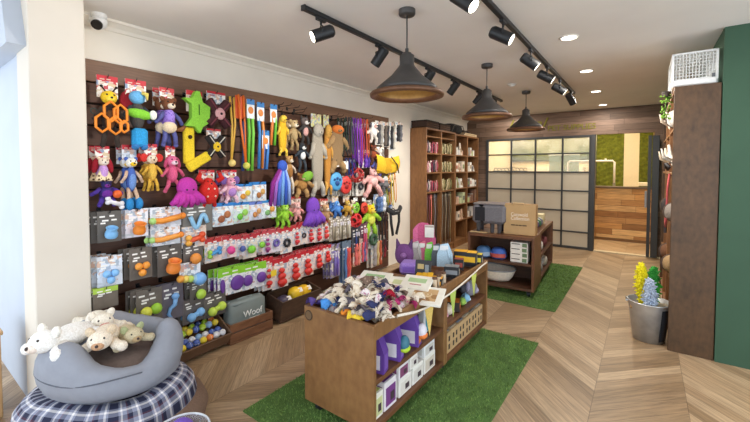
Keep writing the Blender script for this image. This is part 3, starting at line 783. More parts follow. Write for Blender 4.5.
def roo_extra(t, w, h, d):
    part(t, 'slit', lambda q: q.box((.052, .06*w, -.45*h), (.012, .05*w, .26*h), fur('#2f5d1c'), b=.004))
o = bb(181, 91, 207, 133, .17)
t = thing('plush_toy', 'lime green flat star shaped plush with a dark slit on red card', 'plush toy', o.loc)
part(t, 'header_card', lambda q: card_mesh(q, o.w*.62, o.h*.5, '#d9c3bd', '#c8202f', '#a3262f'))
part(t, 'body', lambda q: q.prism([(p[0]*o.w, p[1]*o.h) for p in ((-.04, -.02), (.10, -.02), (.2, -.26), (.5, -.36), (.46, -.74), (.2, -.86), (.10, -1.0), (-.12, -.86), (-.45, -.86), (-.22, -.66), (-.22, -.34), (-.5, -.22), (-.2, -.2))], .05, fur('#8fd043'), 'yz', (.03, 0, 0)))
roo_extra(t, o.w, o.h, 0)
hook(o, 'lime green star plush')
o = bb(181, 128, 206, 168, .16)
t = thing('plush_toy', 'long yellow flat dog toy folded like a letter L below the green star plush', 'plush toy', o.loc)
yel = fur('#f0cf2f')
part(t, 'upper_strip', lambda q: q.box((.02, -.25*o.w, -.45*o.h), (.04, .42*o.w, .9*o.h), yel, b=.012))
part(t, 'lower_strip', lambda q: q.box((.05, .06*o.w, -.84*o.h), (.04, 1.02*o.w, .24*o.h), yel, Euler((R(32), 0, 0)), b=.012))
part(t, 'nose', lambda q: q.ell((.045, -.24*o.w, -.24*o.h), (.015, .08*o.w, .05*o.h), fur('#3b2a16')))
hook(o, 'folded yellow dog toy')
def xtoy(r, label, short, cl, cc, cb, card=True):
    o = bb(*r, .18); w, h = o.w, o.h
    t = thing('tug_toy', label, 'dog toy', o.loc)
    if card: part(t, 'header_card', lambda q: card_mesh(q, w*.62, h*.3, '#f3eee8', '#c8202f', '#8d2630', 0, .2))
    for k in range(4):
        a = R(45+90*k)
        L = part(t, 'limb', lambda q: q.tube([(.02, 0, -.55*h), (.03, .45*w*cos(a), -.55*h+.42*h*sin(a))], [.13*w, .15*w], fur(cl), seg=10))
        part(L, 'piping', lambda q: q.tube([(.03+.13*w, .12*w*cos(a), -.55*h+.12*h*sin(a)), (.03+.16*w, .46*w*cos(a), -.55*h+.43*h*sin(a))], .022*w, fur(cb), seg=6))
    part(t, 'body', lambda q: q.ell((.03, 0, -.55*h), (.14*w, .22*w, .2*h), fur(cl)))
    part(t, 'face', lambda q: (q.ell((.03+.12*w, 0, -.56*h), (.06*w, .17*w, .15*h), fur(cc)), q.ell((.03+.19*w, 0, -.56*h), .04*w, fur('#3a2a2a'), seg=8, ring=6)))
    hook(o, short); return t
xtoy((201, 92, 231, 132), 'large dark maroon X shaped plush with a pink face on white card', 'maroon X plush', '#4a2328', '#d9a3a3', '#7c3a44')
xtoy((202, 129, 225, 161), 'small black X shaped plush with yellow centre and pale piping', 'black and yellow X plush', '#2b2524', '#efc62b', '#d9d2c4')
# ball on a strap
for (x0, y0, x1, y1, cs, cb, nm, lab, sh) in ((227, 97, 236, 168, '#e7b54a', '#ecd07a', 0, 'yellow rubber strap with a cream ball, left of the two ball straps', 'left ball strap'), (235, 95, 246, 171, '#e8742a', '#d6d35a', 1, 'orange rubber strap with a pale green ball on orange card', 'orange ball strap')):
    o = bb(x0, y0, x1, y1, .17+.02*nm)
    t = thing('ball_on_strap', lab, 'dog toy', o.loc)
    part(t, 'strap', lambda q: (flat_strip(q, [(.01, -.25*o.w, 0), (.02, -.1*o.w, -.4*o.h), (.03, (-.3 if nm == 0 else .25)*o.w, -.9*o.h)], .022, rub(cs)), flat_strip(q, [(.0, .25*o.w, 0), (.01, .3*o.w, -.4*o.h), (.03, (-.3 if nm == 0 else .25)*o.w, -.9*o.h)], .022, rub(cs))))
    part(t, 'ball', lambda q: q.ell((.04, (-.3 if nm == 0 else .25)*o.w, -.93*o.h), .034, rub(cb)))
    if nm: part(t, 'header_card', lambda q: q.box((-.006, 0, -.16*o.h), (.004, .9*o.w, .3*o.h), prn('#e2602a')))
    hook(o, sh)
# throwing sticks with blue and white header cards
def thrower(x, y0, y1, cols, label, short, hc=True, lean=0, n=1):
    o = bb(x-5, y0, x+5, y1, .2); o.w = max(o.w, .06)
    t = thing('ball_thrower', label, 'dog toy', o.loc)
    if hc: part(t, 'header_card', lambda q: (q.box((.008, 0, -.09), (.004, .085, .18), prn('#eef3f7')), q.box((.011, 0, -.02), (.002, .085, .05), prn('#2e7fc4')), q.ell((.011, 0, -.10), (.003, .03, .035), prn('#e58a3c'))))
    for i, c in enumerate(cols):
        y = (i-(len(cols)-1)/2)*.045
        part(t, 'shaft', lambda q: (flat_strip(q, [(-.01, y, -.03), (.0, y+.01+lean*.5, -.45*o.h), (.0, y-.01+lean, -.98*o.h)], .03, rub(c), .016)))
    hook(o, short); stack(t, n, 'ball thrower', short, .05)
thrower(243, 118, 172, ['#27406f'], 'navy blue ball thrower shaft without card beside the orange ball strap', 'navy thrower', hc=False)
thrower(250, 100, 172, ['#6cc23c', '#7fcf46'], 'pair of lime green ball throwers under the first blue and white header card', 'lime throwers')
thrower(260, 103, 170, ['#3f86c9', '#e58a3c'], 'blue and orange ball throwers under the second blue and white header card', 'blue and orange throwers', lean=.01)
thrower(273, 105, 146, ['#e5803a', '#6cc23c'], 'short orange and green ball throwers under the third blue header card', 'short orange thrower')
thrower(265, 131, 170, ['#3a74c4', '#4f8fda'], 'short bright blue ball thrower hanging low with a white tag', 'low blue thrower')
# octopus of strands
o = bb(268, 160, 289, 206, .2); t = thing('octopus_toy', 'purple and blue octopus plush with long dangling strands', 'plush toy', o.loc)
part(t, 'head', lambda q: q.ell((.02, .12*o.w, -.13*o.h), (.04, .22*o.w, .13*o.h), fur('#3f63c9')))
for i, c in enumerate(['#8e2c86', '#b06fd0', '#5b76d6', '#7fb1ea', '#3f63c9', '#9db9f0']):
    y = (i-2.5)*.15*o.w
    part(t, 'strand', lambda q: q.tube([(.02, .12*o.w+y*.3, -.2*o.h), (.035, y, -.5*o.h), (.02, y*1.2, -.98*o.h)], [.07*o.w, .085*o.w, .07*o.w], fur(c), seg=7))
hook(o, 'octopus plush')
# the middle of the top row: furry things
def hang_pelt(r, label, short, c, c2, card='#e6e39a', head=None, out=.17, n=1):
    """unstuffed long animal: flat fleecy body, four thin legs and a head"""
    o = bb(*r, out); w, h = o.w, o.h; t = thing('unstuffed_plush', label, 'plush toy', o.loc, random.uniform(-.06, .06))
    if card: part(t, 'header_card', lambda q: card_mesh(q, w*.55, h*.16, card, card, '#b9c06a'))
    part(t, 'body', lambda q: q.ell((.02, 0, -.52*h), (.032, w*.30, h*.40), fur(c), seg=14, ring=12, pw=.8))
    part(t, 'head', lambda q: (q.ell((.04, 0, -.20*h), (.04, .26*w, .085*h), fur(head or c2)), q.ell((.075, 0, -.225*h), (.02, .1*w, .03*h), fur(c2)), q.ell((.095, 0, -.222*h), .008, rub('#231b18'), seg=8, ring=5)))
    for s in (-1, 1):
        part(t, 'leg', lambda q: limb(q, (.02, s*w*.22, -.36*h), (.03, s*w*.42, -.52*h), .1*w, .08*w, fur(c2)))
        part(t, 'leg', lambda q: limb(q, (.02, s*w*.16, -.82*h), (.03, s*w*.28, -.97*h), .1*w, .09*w, fur(c2)))
    hook(o, short); stack(t, n, 'unstuffed plush', short, .05); return t
hang_pelt((275, 110, 287, 156), 'tall yellow duck plush beside the blue header cards', 'tall yellow plush', '#efb92c', '#f4cb4b', card=None)
plush((285, 112, 299, 151), 'beige monkey plush with cream face in the top row', 'beige monkey plush', dict(body='#b49b6f', head='#c4ac82', muzzle='#efe2cb', limb='#a98e63'), card=None, n=2)
plush((296, 111, 310, 145), 'dark grey raccoon plush with white and pink face', 'raccoon plush', dict(body='#4b4644', head='#6b5f5c', muzzle='#f2ece6', limb='#3b3735', belly='#d9a6a0'), card=None, ear='point')
plush((293, 142, 307, 172), 'black and white penguin plush below the raccoon plush', 'penguin plush', dict(body='#38404a', head='#2e3238', muzzle='#f2f2ee', limb='#3d444c', belly='#f5f5f2'), card=None, ear='none', headz=.16)
plush((281, 154, 294, 195), 'tan leopard spotted plush with white paws below the monkey', 'leopard plush', dict(body='#b88c55', head='#c79a61', muzzle='#f0e2cc', limb='#e6d7c4', belly='#a5723c'), card=None, headz=.14)
def pump_extra(t, w, h, d): part(t, 'leaf_hat', lambda q: q.ell((.07, .16*w, -.28*h), (.03, .25*w, .17*h), fur('#7bb03a'), Euler((R(20), 0, 0))))
plush((289, 168, 311, 197), 'round brown bear plush with a green leaf cap above the card rail', 'leaf capped bear plush', dict(body='#a5773f', head='#8a5e32', muzzle='#d3b183', limb='#b8905b'), card=None, headz=.32, belly=True, extra=pump_extra)
hang_pelt((307, 114, 325, 197), 'long grey unstuffed rabbit with pale yellow card in the top row', 'long grey rabbit', '#a39a8b', '#b5ad9f')
hang_pelt((321, 115, 331, 196), 'long amber unstuffed fox next to the grey rabbit', 'long amber fox', '#b98036', '#d6a24e')
hang_pelt((324, 119, 347, 172), 'brown squirrel plush with orange and white face', 'brown squirrel plush', '#8d7250', '#a08157', card=None, head='#d9772f')
# leads and harnesses
def loops(r, cols, label, short, n=3, name='dog_lead', cat='lead', out=.2, buckle=True):
    o = bb(*r, out); w, h = o.w, o.h; t = thing(name, label, cat, o.loc, random.uniform(-.1, .1))
    for i in range(n):
        c = cols[i % len(cols)]; y = (i-(n-1)/2)*w/max(n, 1)*.8; rr = w/n*.42; hh = h*(.82+.16*random.random())
        part(t, 'loop', lambda q: flat_strip(q, [(.01*i-.02, y-rr*.3, 0), (.01*i-.01, y-rr, -.4*hh), (.01*i, y-rr*.7, -.9*hh), (.01*i+.005, y, -hh), (.01*i, y+rr*.7, -.9*hh), (.01*i-.01, y+rr, -.4*hh), (.01*i-.02, y+rr*.3, 0)], .016, fab(c), .005))
        if buckle: part(t, 'clip', lambda q: (q.torus((.01*i-.01, y, -.14*hh), .010, .0025, M('#b9b9b4', .3, .9), 'x', 10, 5), q.box((.01*i-.012, y, -.19*hh), (.012, .014, .03), M('#8d8d88', .3, .9), b=.003)))
    hook(o, short); return t
loops((337, 118, 347, 158), ['#243b2f', '#1f2a28'], 'dark green and black dog harness straps beside the squirrel plush', 'dark green harness', 3, 'dog_harness', 'harness')
loops((345, 117, 354, 162), ['#2b2b30', '#38363c', '#3c4a44'], 'black dog harness straps hanging left of the purple leads', 'black harness', 3, 'dog_harness', 'harness')
loops((352, 118, 362, 170), ['#7a2fa0', '#5b2390', '#8f49b5'], 'bunch of purple dog leads looped on a hook', 'purple leads', 4)
loops((361, 119, 369, 165), ['#b8452a', '#9c3355', '#c2592f'], 'bunch of rust red dog leads beside the purple ones', 'rust red leads', 3)
loops((345, 158, 356, 178), ['#1d2a63', '#25347a'], 'navy blue lead coiled below the black harness', 'navy blue lead', 3)
plush((365, 117, 378, 143), 'small white puppy plush with a pink nose near the end of the board', 'white puppy plush', dict(body='#e8e2dc', head='#f1ece6', muzzle='#e9b8ae', limb='#cfc6be', ear='#5b5a66'), card=None, ear='long')
plush((366, 141, 378, 165), 'rust brown squeaky plush below the white puppy', 'rust brown plush', dict(body='#8a3f22', head='#6a3a2a', muzzle='#c7a07c', limb='#5a3626'), card=None)
plush((370, 150, 381, 176), 'lilac and white unicorn plush near the end of the board', 'lilac unicorn plush', dict(body='#a9a3e6', head='#efeaf6', muzzle='#f2ddea', limb='#6f74c9'), card=None, ear='point')
def loose(r, base, cols, label, short, toy=t_rope, out=.2, head=None, n=1, name='carded_toy', cat='dog toy', word=None):
    return pack(r, base, toy, cols, label, short, head=head, n=n, out=out, name=name, cat=cat, word=word)
loose((375, 121, 383, 145), '#d8d6cf', ['#45464a', '#9b978f'], 'small grey collar pack with a white tag, first of the grey packs', 'first grey collar pack', name='collar_pack', cat='collar')
loose((382, 122, 389, 147), '#cfcac0', ['#5b5148', '#3d3d40'], 'small brown and grey collar pack second of the grey packs', 'second grey collar pack', name='collar_pack', cat='collar')
loose((389, 122, 395, 150), '#e2ded6', ['#2f3033', '#b9b3a8'], 'black and white collar pack at the right end of the board', 'black and white collar pack', name='collar_pack', cat='collar', out=.22)
loose((395, 122, 402, 142), '#d9d9d6', ['#2b2c30', '#6b6b70'], 'black and silver collar pack hanging off the board end', 'black and silver collar pack', name='collar_pack', cat='collar', out=.26)
loose((376, 147, 384, 162), '#e9e4da', ['#d9d2c9', '#77736c'], 'cream bandage pack above the yellow jacket', 'cream bandage pack', name='collar_pack', cat='collar')
o = bb(375, 155, 397, 174, .24); t = thing('dog_jacket', 'bright yellow folded dog jacket with dark straps', 'jacket', o.loc)
part(t, 'jacket', lambda q: q.grid(lambda u, v: Vector((.03+.02*sin(u*9)+.025*sin(v*3.1), (u-.5)*o.w, -o.h*(v*.8+.2*(1-abs(2*u-1)))))+Vector((0, 0, 0)), 14, 8, fab('#dcb022')))
part(t, 'lining', lambda q: q.pillow((.02, 0, -.55*o.h), o.w*.9, o.h*.8, .05, fab('#c99a1a'), 6))
part(t, 'strap', lambda q: flat_strip(q, [(.075, .05*o.w, -.1*o.h), (.085, .3*o.w, -.5*o.h), (.07, .42*o.w, -.95*o.h)], .02, fab('#4a4632')))
hook(o, 'yellow dog jacket')
loops((382, 175, 389, 206), ['#a5a23a', '#7d8b34'], 'olive and lime dog leads hanging below the yellow jacket', 'olive leads', 3)
loops((389, 173, 396, 208), ['#d58a2b', '#c6b545'], 'orange and yellow dog leads at the end of the board', 'orange and yellow leads', 3, out=.24)
o = bb(386, 208, 400, 236, .27); t = thing('dog_harness', 'black padded dog harness hanging at the end of the board', 'harness', o.loc)
part(t, 'chest_strap', lambda q: flat_strip(q, [(.02, -.48*o.w, 0), (.05, -.2*o.w, -.14*o.h), (.05, .2*o.w, -.14*o.h), (.02, .48*o.w, 0)], .085, fab('#2b2b2e'), .025))
for s in (-1, 1): part(t, 'side_strap', lambda q: flat_strip(q, [(.03, s*.3*o.w, -.08*o.h), (.04, s*.28*o.w, -.5*o.h), (.03, s*.12*o.w, -.95*o.h)], .06, fab('#232326'), .014))
part(t, 'badge', lambda q: q.box((.068, 0, -.14*o.h), (.006, .3*o.w, .08*o.h), prn('#d7d7d3')))
part(t, 'hang_loop', lambda q: q.tube([(.0, 0, .0), (.03, 0, -.06*o.h), (.05, 0, -.14*o.h)], .006, fab('#2b2b2e')))
hook(o, 'black padded harness')
loops((372, 212, 388, 252), ['#26262a', '#3a2230', '#2e2e32'], 'cluster of black and maroon dog harnesses near the floor end', 'black and maroon harnesses', 5, 'dog_harness', 'harness')

# ------------------------------------------------------------------ second row
def cow_extra(t, w, h, d):
    part(t, 'cape', lambda q: [q.ell((.0, s*.33*w, -.5*h), (.015, .16*w, .2*h), fab('#a31a2c'), Euler((R(10)*s, 0, 0))) for s in (-1, 1)])
    part(t, 'skirt', lambda q: q.lathe([(.16*w, -.58*h), (.42*w, -.86*h), (.38*w, -.9*h), (.1*w, -.66*h)], pattern('leopard_cloth', '#f0d9b0', '#5a3a1e', 50, .55), 16, (.03, 0, 0), sx=.4))
plush((91, 146, 113, 185), 'cow plush in a dark red cape with a leopard print skirt', 'caped cow plush', dict(body='#c89ad8', head='#f1dcc6', muzzle='#f6e7d9', limb='#7c1f2a', ear='#e7c9ae'), headz=.4, legs=0, arms=0, cardw=.66, extra=cow_extra, n=2, word='red carded plush')
def ball_extra(t, w, h, d):
    part(t, 'ball', lambda q: q.ell((.05, .30*w, -.62*h), .15*w, rub('#e0601f'))); part(t, 'bone', lambda q: t_bone_at(q, .22*w, -.9*h, .42*w))
def t_bone_at(q, y, z, L):
    m = rub('#e6e4e8'); q.tube([(.05, y-L/2, z+.02), (.05, y+L/2, z-.02)], .016, m)
    for s in (-1, 1):
        for dd in (-.014, .014): q.ell((.05, y+s*L/2, z-s*.02+dd), .018, m)
plush((88, 175, 121, 206), 'navy and purple dinosaur plush holding an orange ball and a white bone', 'navy dinosaur plush', dict(body='#3c2a78', head='#2b2560', muzzle='#7a2a8e', limb='#4a3090', belly='#6a2a90'), card=None, extra=ball_extra, headz=.3, legs=2)
plush((117, 145, 141, 208), 'duck plush in blue overalls with yellow bill and blue shoes', 'overall duck plush', dict(body='#4a68b8', head='#f2eee4', muzzle='#f3c62a', limb='#d8b79c', belly='#6e92d0'), card=('#e7ecf4', '#c8202f'), cardw=.62, headz=.28, n=2, word='white carded plush',
      extra=lambda t, w, h, d: [part(t, 'shoe', lambda q: q.ell((.05, s*.2*w+.04*w, -.93*h), (.03, .17*w, .10*h), fur('#2b86c6'))) for s in (-1, 1)])
plush((140, 144, 161, 192), 'clown plush with yellow body and red hair on white card', 'yellow clown plush', dict(body='#e2b64a', head='#f0dcc4', muzzle='#e8c7a6', limb='#d7a83c', ear='#d2342e'), cardw=.6, ear='big', headz=.32, n=2, word='red and white carded plush')
plush((158, 146, 182, 193), 'pink bunny plush with long floppy legs and white feet', 'pink bunny plush', dict(body='#d75b86', head='#e0709a', muzzle='#f4d3df', limb='#cf5a7c', ear='#b8456a'), cardw=.42, ear='long', legsplay=.34)
# octopus
def octopus(r, c, label, short, n=6):
    o = bb(*r, .19); w, h = o.w, o.h; t = thing('octopus_toy', label, 'plush toy', o.loc)
    part(t, 'head', lambda q: (q.ell((.03, 0, -.34*h), (.06, .28*w, .34*h), fur(c), seg=16, ring=10), [q.ell((.085, s*.09*w, -.4*h), .008, rub('#1b1418'), seg=8, ring=5) for s in (-1, 1)]))
    for i in range(n):
        a = (i-(n-1)/2)/((n-1)/2)
        part(t, 'arm', lambda q: q.tube([(.04, a*.16*w, -.5*h), (.06+.02*(i % 2), a*.34*w, -.74*h), (.045, a*.47*w, -.97*h+.12*h*abs(a))], [.11*w, .10*w, .055*w], fur(c), seg=8))
    hook(o, short); return t
octopus((167, 177, 203, 208), '#c23aa6', 'magenta octopus plush sprawling between the second and third rows', 'magenta octopus')
def crab_extra(t, w, h, d):
    part(t, 'shell', lambda q: q.ell((.035, 0, -.60*h), (d*1.15, .38*w, .33*h), fur('#d62a22'), seg=18, ring=12))
    [part(t, 'claw', lambda q: q.tube([(.05, s*.30*w, -.3*h), (.07, s*.46*w, -.22*h), (.06, s*.36*w, -.08*h)], [.1*w, .11*w, .06*w], fur('#d1261f'))) for s in (-1, 1)]
    part(t, 'button', lambda q: [q.ell((.03+d*1.12, a*w, z*h), .04*w, fur('#f1d9c6'), seg=8, ring=5) for a, z in ((-.12, -.50), (.12, -.50), (-.15, -.70), (.15, -.70))])
plush((194, 170, 219, 207), 'bright red crab plush with raised claws and pale buttons', 'red crab plush', dict(body='#d92b22', head='#d92b22', limb='#c8241d', muzzle='#e84a3a', belly='#e03a2c'), headz=.34, ear='none', face=True, arms=0, cardw=.62, extra=crab_extra)
plush((217, 170, 241, 203), 'pink elephant plush with big purple ears', 'pink elephant plush', dict(body='#eeb6c8', head='#e89ab6', limb='#f0c6d2', muzzle='#f2c4d2', ear='#7d5fa6', belly='#b98ad0'), headz=.36, ear='big', cardw=.6, n=2, word='pink plush')
# blue and white treat pouches
pouch = dict(bulge=.035, hb=.14, name='treat_pouch', cat='treat pouch', word='blue treat pouch')
pack((236, 184, 252, 202), '#e6eff4', t_biscuits, ['#d7933b', '#e0c24a'], 'blue topped pouch with yellow biscuits, upper left of the pouches', 'upper left pouch', head='#2d7fc8', n=2, **pouch)
pack((253, 182, 266, 201), '#e9f0f5', t_biscuits, ['#a86a36', '#d0a15c'], 'blue topped pouch with brown biscuits, upper right of the pouches', 'upper right pouch', head='#2d7fc8', n=2, **pouch)
pack((213, 203, 233, 226), '#dfe9ef', t_biscuits, ['#9c5c3a', '#b27147'], 'large blue and white pouch with two brown burgers', 'burger pouch', head='#2a7cc5', n=2, **pouch)
pack((232, 202, 250, 223), '#cfe6d2', t_biscuits, ['#6dbb3c', '#9ad05a'], 'blue topped pouch with green chews', 'green chew pouch', head='#2a7cc5', n=2, **pouch)
pack((249, 202, 262, 220), '#d9dcec', t_biscuits, ['#c58448', '#d29a5f'], 'lilac edged pouch with a round brown biscuit', 'lilac biscuit pouch', head='#6a7fcb', n=2, **pouch)
pack((261, 200, 276, 218), '#e8f0f2', t_biscuits, ['#7dae6c', '#e0a04a'], 'blue and white pouch right of the lilac one', 'right hand pouch', head='#2a86cc', n=2, **pouch)
# right half of the second row
rc = ('#f0e2d6', '#c23a3a')
plush((275, 198, 291, 228), 'lime green crocodile plush with spread legs', 'lime crocodile plush', dict(body='#9fd23c', head='#a9da48', muzzle='#c4e878', limb='#93c936', ear='#7fb42c'), card=rc, headz=.3, cardw=.7, n=2, word='white carded plush')
plush((289, 197, 302, 221), 'pale pink pig plush on a red topped card', 'pale pink pig plush', dict(body='#e6a9a4', head='#eab8b0', muzzle='#f2cbc4', limb='#d9928e'), card=rc, headz=.36, cardw=.75, n=2, word='white carded plush')
octopus((300, 197, 322, 228), '#7a45b8', 'purple octopus plush in the middle of the board', 'purple octopus', 6)
plush((317, 199, 331, 226), 'fawn teddy plush right of the purple octopus', 'fawn teddy plush', dict(body='#b08a64', head='#c09a72', muzzle='#eadcc8', limb='#a67f58'), card=rc, headz=.34, n=2)
plush((328, 196, 342, 217), 'sky blue plush with darker ears right of the fawn teddy', 'sky blue plush', dict(body='#4f86cc', head='#5f98da', muzzle='#bfd8f0', limb='#3f70b4'), card=('#dccfb6', '#b9a888'), headz=.36, ear='long', n=2)
plush((340, 196, 352, 216), 'mustard plush giraffe right of the sky blue plush', 'mustard plush', dict(body='#c49a3c', head='#caa54a', muzzle='#ead9a4', limb='#b48a32'), card=('#dccfb6', '#b9a888'), headz=.36, ear='point')
plush((347, 197, 356, 214), 'small cream lamb plush right of the mustard plush', 'cream lamb plush', dict(body='#dcd2be', head='#e6ddca', muzzle='#b79c82', limb='#cdbfa6'), card=None, headz=.3)
# discs, rings and pigs under the harnesses
def disc(r, c, c2, label, short):
    o = bb(*r, .2); t = thing('flying_disc', label, 'dog toy', o.loc); w, h = o.w, o.h
    part(t, 'disc', lambda q: t_disc(q, w*1.2, h*1.2, [c, c2])); part(t, 'hang_tag', lambda q: q.box((.006, 0, -.10*h), (.003, .4*w, .24*h), prn('#e8ebe8')))
    hook(o, short)
disc((328, 160, 343, 190), '#4f9fd4', '#1d4a86', 'light blue flying disc with a dark paw print', 'blue flying disc')
disc((338, 162, 352, 194), '#d5403c', '#8e1f22', 'red flying disc with a dark paw print', 'red flying disc')
def lattice_ball(r, c, label, short, out=.2):
    o = bb(*r, out); rr = min(o.w, o.h)*.5; t = thing('lattice_ball', label, 'dog toy', o.loc+Vector((0, 0, 0)))
    def f(q):
        ph = (1+5**.5)/2
        V = [Vector(p).normalized() for p in [(0, a, b2*ph) for a in (-1, 1) for b2 in (-1, 1)]+[(a, b2*ph, 0) for a in (-1, 1) for b2 in (-1, 1)]+[(b2*ph, 0, a) for a in (-1, 1) for b2 in (-1, 1)]]
        for i in range(12):
            nb = [j for j in range(12) if j != i and (V[i]-V[j]).length < 1.1]
            ctr = V[i]*rr*.86+Vector((0, 0, -rr)); u = V[i].orthogonal().normalized(); w2 = V[i].cross(u)
            q.tube([ctr+(u*cos(k*pi/6)+w2*sin(k*pi/6))*rr*.48 for k in range(13)], rr*.10, rub(c), seg=6, caps=False)
    part(t, 'lattice', f); part(t, 'hang_loop', lambda q: q.tube([(0, 0, -.04), (0, .004, 0)], .003, fab('#d9d4cc')))
    hook(o, short)
lattice_ball((352, 168, 361, 190), '#b5302e', 'dark red open lattice ball left of the pink pig', 'dark red lattice ball')
lattice_ball((350, 213, 359, 234), '#dd3436', 'bright red open lattice ball low on the board', 'bright red lattice ball')
plush((362, 166, 381, 196), 'flat pink pig plush with stubby limbs near the end of the board', 'flat pink pig plush', dict(body='#eeb3ae', head='#f0bcb6', muzzle='#f3cbc6', limb='#eab0aa', belly='#f2c2bc'), card=None, headz=.22, legsplay=.36, ear='point')
plush((376, 173, 391, 194), 'grey and white badger plush beside the pink pig', 'badger plush', dict(body='#6c6a6c', head='#d9d7d6', muzzle='#f1efec', limb='#57565a'), card=None, headz=.28)
disc((350, 198, 360, 212), '#8ac63e', '#4d8020', 'small lime green ring toy above the red lattice ball', 'small lime ring')
disc((359, 198, 368, 212), '#d2402f', '#8e241b', 'small red ring toy right of the lime one', 'small red ring')
plush((360, 202, 378, 238), 'yellow and green dinosaur plush low near the board end', 'yellow dinosaur plush', dict(body='#b6d23c', head='#efc52a', muzzle='#f3d95a', limb='#9bc838', belly='#d6dc5a'), card=None, headz=.2)
loose((374, 194, 386, 212), '#8798b8', ['#44608f', '#6d88b6', '#dfe4ea'], 'blue and white rope toy pack right of the red ring', 'blue rope pack')
loose((352, 226, 360, 252), '#4a4d57', ['#394d84', '#222632'], 'navy rubber tug below the bright red lattice ball', 'navy tug', toy=t_brush)
loose((360, 222, 368, 250), '#6a4a58', ['#c24a6a', '#d2607c'], 'raspberry tug toy below the yellow dinosaur', 'raspberry tug', toy=t_brush)
loose((366, 226, 378, 248), '#8d918a', ['#3a5a44', '#b9b4a8'], 'dark green tug toy on grey card beside the harness cluster', 'dark green tug', toy=t_tyre)

# ------------------------------------------------------------------ third row: rubber toys on cards
DG = '#5d5853'
pack((97, 211, 121, 242), DG, t_cup, ['#7fb9ea'], 'dark grey pack with a light blue rubber cup, far left of the third row', 'light blue cup pack', n=4, word='dark grey pack')
pack((125, 209, 148, 237), '#e9e6f0', t_cup, ['#ec8a2c'], 'white card with an orange rubber cup', 'orange cup on white card', n=2, word='white card')
pack((150, 207, 182, 227), '#e8ebf6', t_stick, ['#ed9635', '#a9d47c', '#ec8a2c'], 'wide white card with an orange stick, upper of the two', 'upper orange stick', n=2, word='white card', tw=.95)
pack((151, 227, 180, 245), '#e6eaf2', t_stick, ['#ee9f45', '#a9d47c', '#ec8a2c'], 'wide white card with an orange stick, lower of the two', 'lower orange stick', n=2, word='white card', tw=.95)
pack((183, 203, 212, 232), '#77736c', t_spiral, ['#93c6e8'], 'dark card with a pale blue twisted tug', 'pale blue twisted tug', n=2, word='dark card')
pack((182, 226, 206, 247), '#e7d6c6', t_bone, ['#e2562e', '#eeb04a'], 'red and cream card with an orange bone', 'orange bone card', n=2, word='red and cream card')
pack((204, 238, 222, 262), '#efd9cf', t_bone, ['#4f9bd8', '#9fd04c'], 'red topped card with a blue and green bone', 'blue and green bone', head='#c03a3a', n=4, word='red topped card')
pack((222, 236, 236, 258), '#ecd6d0', t_balls(1), ['#e0458f'], 'red topped card with a bright pink ball', 'bright pink ball', head='#b8323c', n=3, word='red topped card')
pack((236, 236, 246, 256), '#d9c9cf', t_balls(1), ['#4d5c9c'], 'red topped card with a dark blue ball', 'dark blue ball', head='#b8323c', n=2, word='red topped card')
pack((243, 234, 256, 258), '#e3d4c6', t_balls(1), ['#7fd03a'], 'red topped card with a lime green ball, left of two limes', 'left lime ball', head='#b8323c', n=3, word='red topped card')
pack((255, 232, 265, 252), '#e3d4c6', t_balls(1), ['#86c83f'], 'red topped card with a lime green ball, right of two limes', 'right lime ball', head='#b8323c', n=2, word='red topped card')
pack((262, 230, 271, 254), '#e6cfd6', t_snowman, ['#a53f86'], 'white card with a plum coloured rubber toy', 'plum rubber toy', head='#c44a52', n=3, word='white card')
pack((270, 229, 281, 252), '#e4dbe4', t_tyre, ['#6f5fa8'], 'white card with a violet ring toy', 'violet ring toy', head='#c44a52', n=3, word='white card')
pack((280, 227, 292, 253), '#e9ddd6', t_tyre, ['#27262b'], 'red topped card with a black tyre toy', 'black tyre toy', head='#c0353a', n=3, word='red topped card')
pack((292, 225, 300, 246), '#e4d4cc', t_snowman, ['#d0353c'], 'red topped card with a red rubber cone, small, by the black tyre', 'small red cone', head='#c0353a', n=2, word='red topped card')
pack((300, 222, 307, 244), '#e4d4cc', t_tyre, ['#3a2f33'], 'red topped card with a small black ring', 'small black ring', head='#c0353a', n=2, word='red topped card')
pack((306, 222, 314, 243), '#ecd9d4', t_snowman, ['#c8282f'], 'first of three slim red rubber cones below the purple octopus', 'first slim red cone', head='#b02a34', n=2, word='red topped card')
pack((314, 221, 322, 242), '#ecd9d4', t_snowman, ['#d23038'], 'second of three slim red rubber cones below the purple octopus', 'second slim red cone', head='#b02a34', n=2, word='red topped card')
pack((321, 219, 329, 240), '#ecd9d4', t_snowman, ['#cf3b34'], 'third of three slim red rubber cones below the fawn teddy', 'third slim red cone', head='#b02a34', n=2, word='red topped card')
for i, (x0, x1, c) in enumerate(((329, 337, ['#b6aa94', '#8f8674']), (336, 344, ['#c7bda8', '#77725f']), (343, 351, ['#a39a86', '#d6cfbd']))):
    w = ('first', 'second', 'third')[i]
    pack((x0, 217-i*.7, x1, 241-i*1.4), '#a89f8c', t_brush, c, '%s of three beige chew packs left of the bright red lattice ball' % w, '%s beige chew' % w, n=3, word='beige chew pack', name='chew_pack', cat='chew')

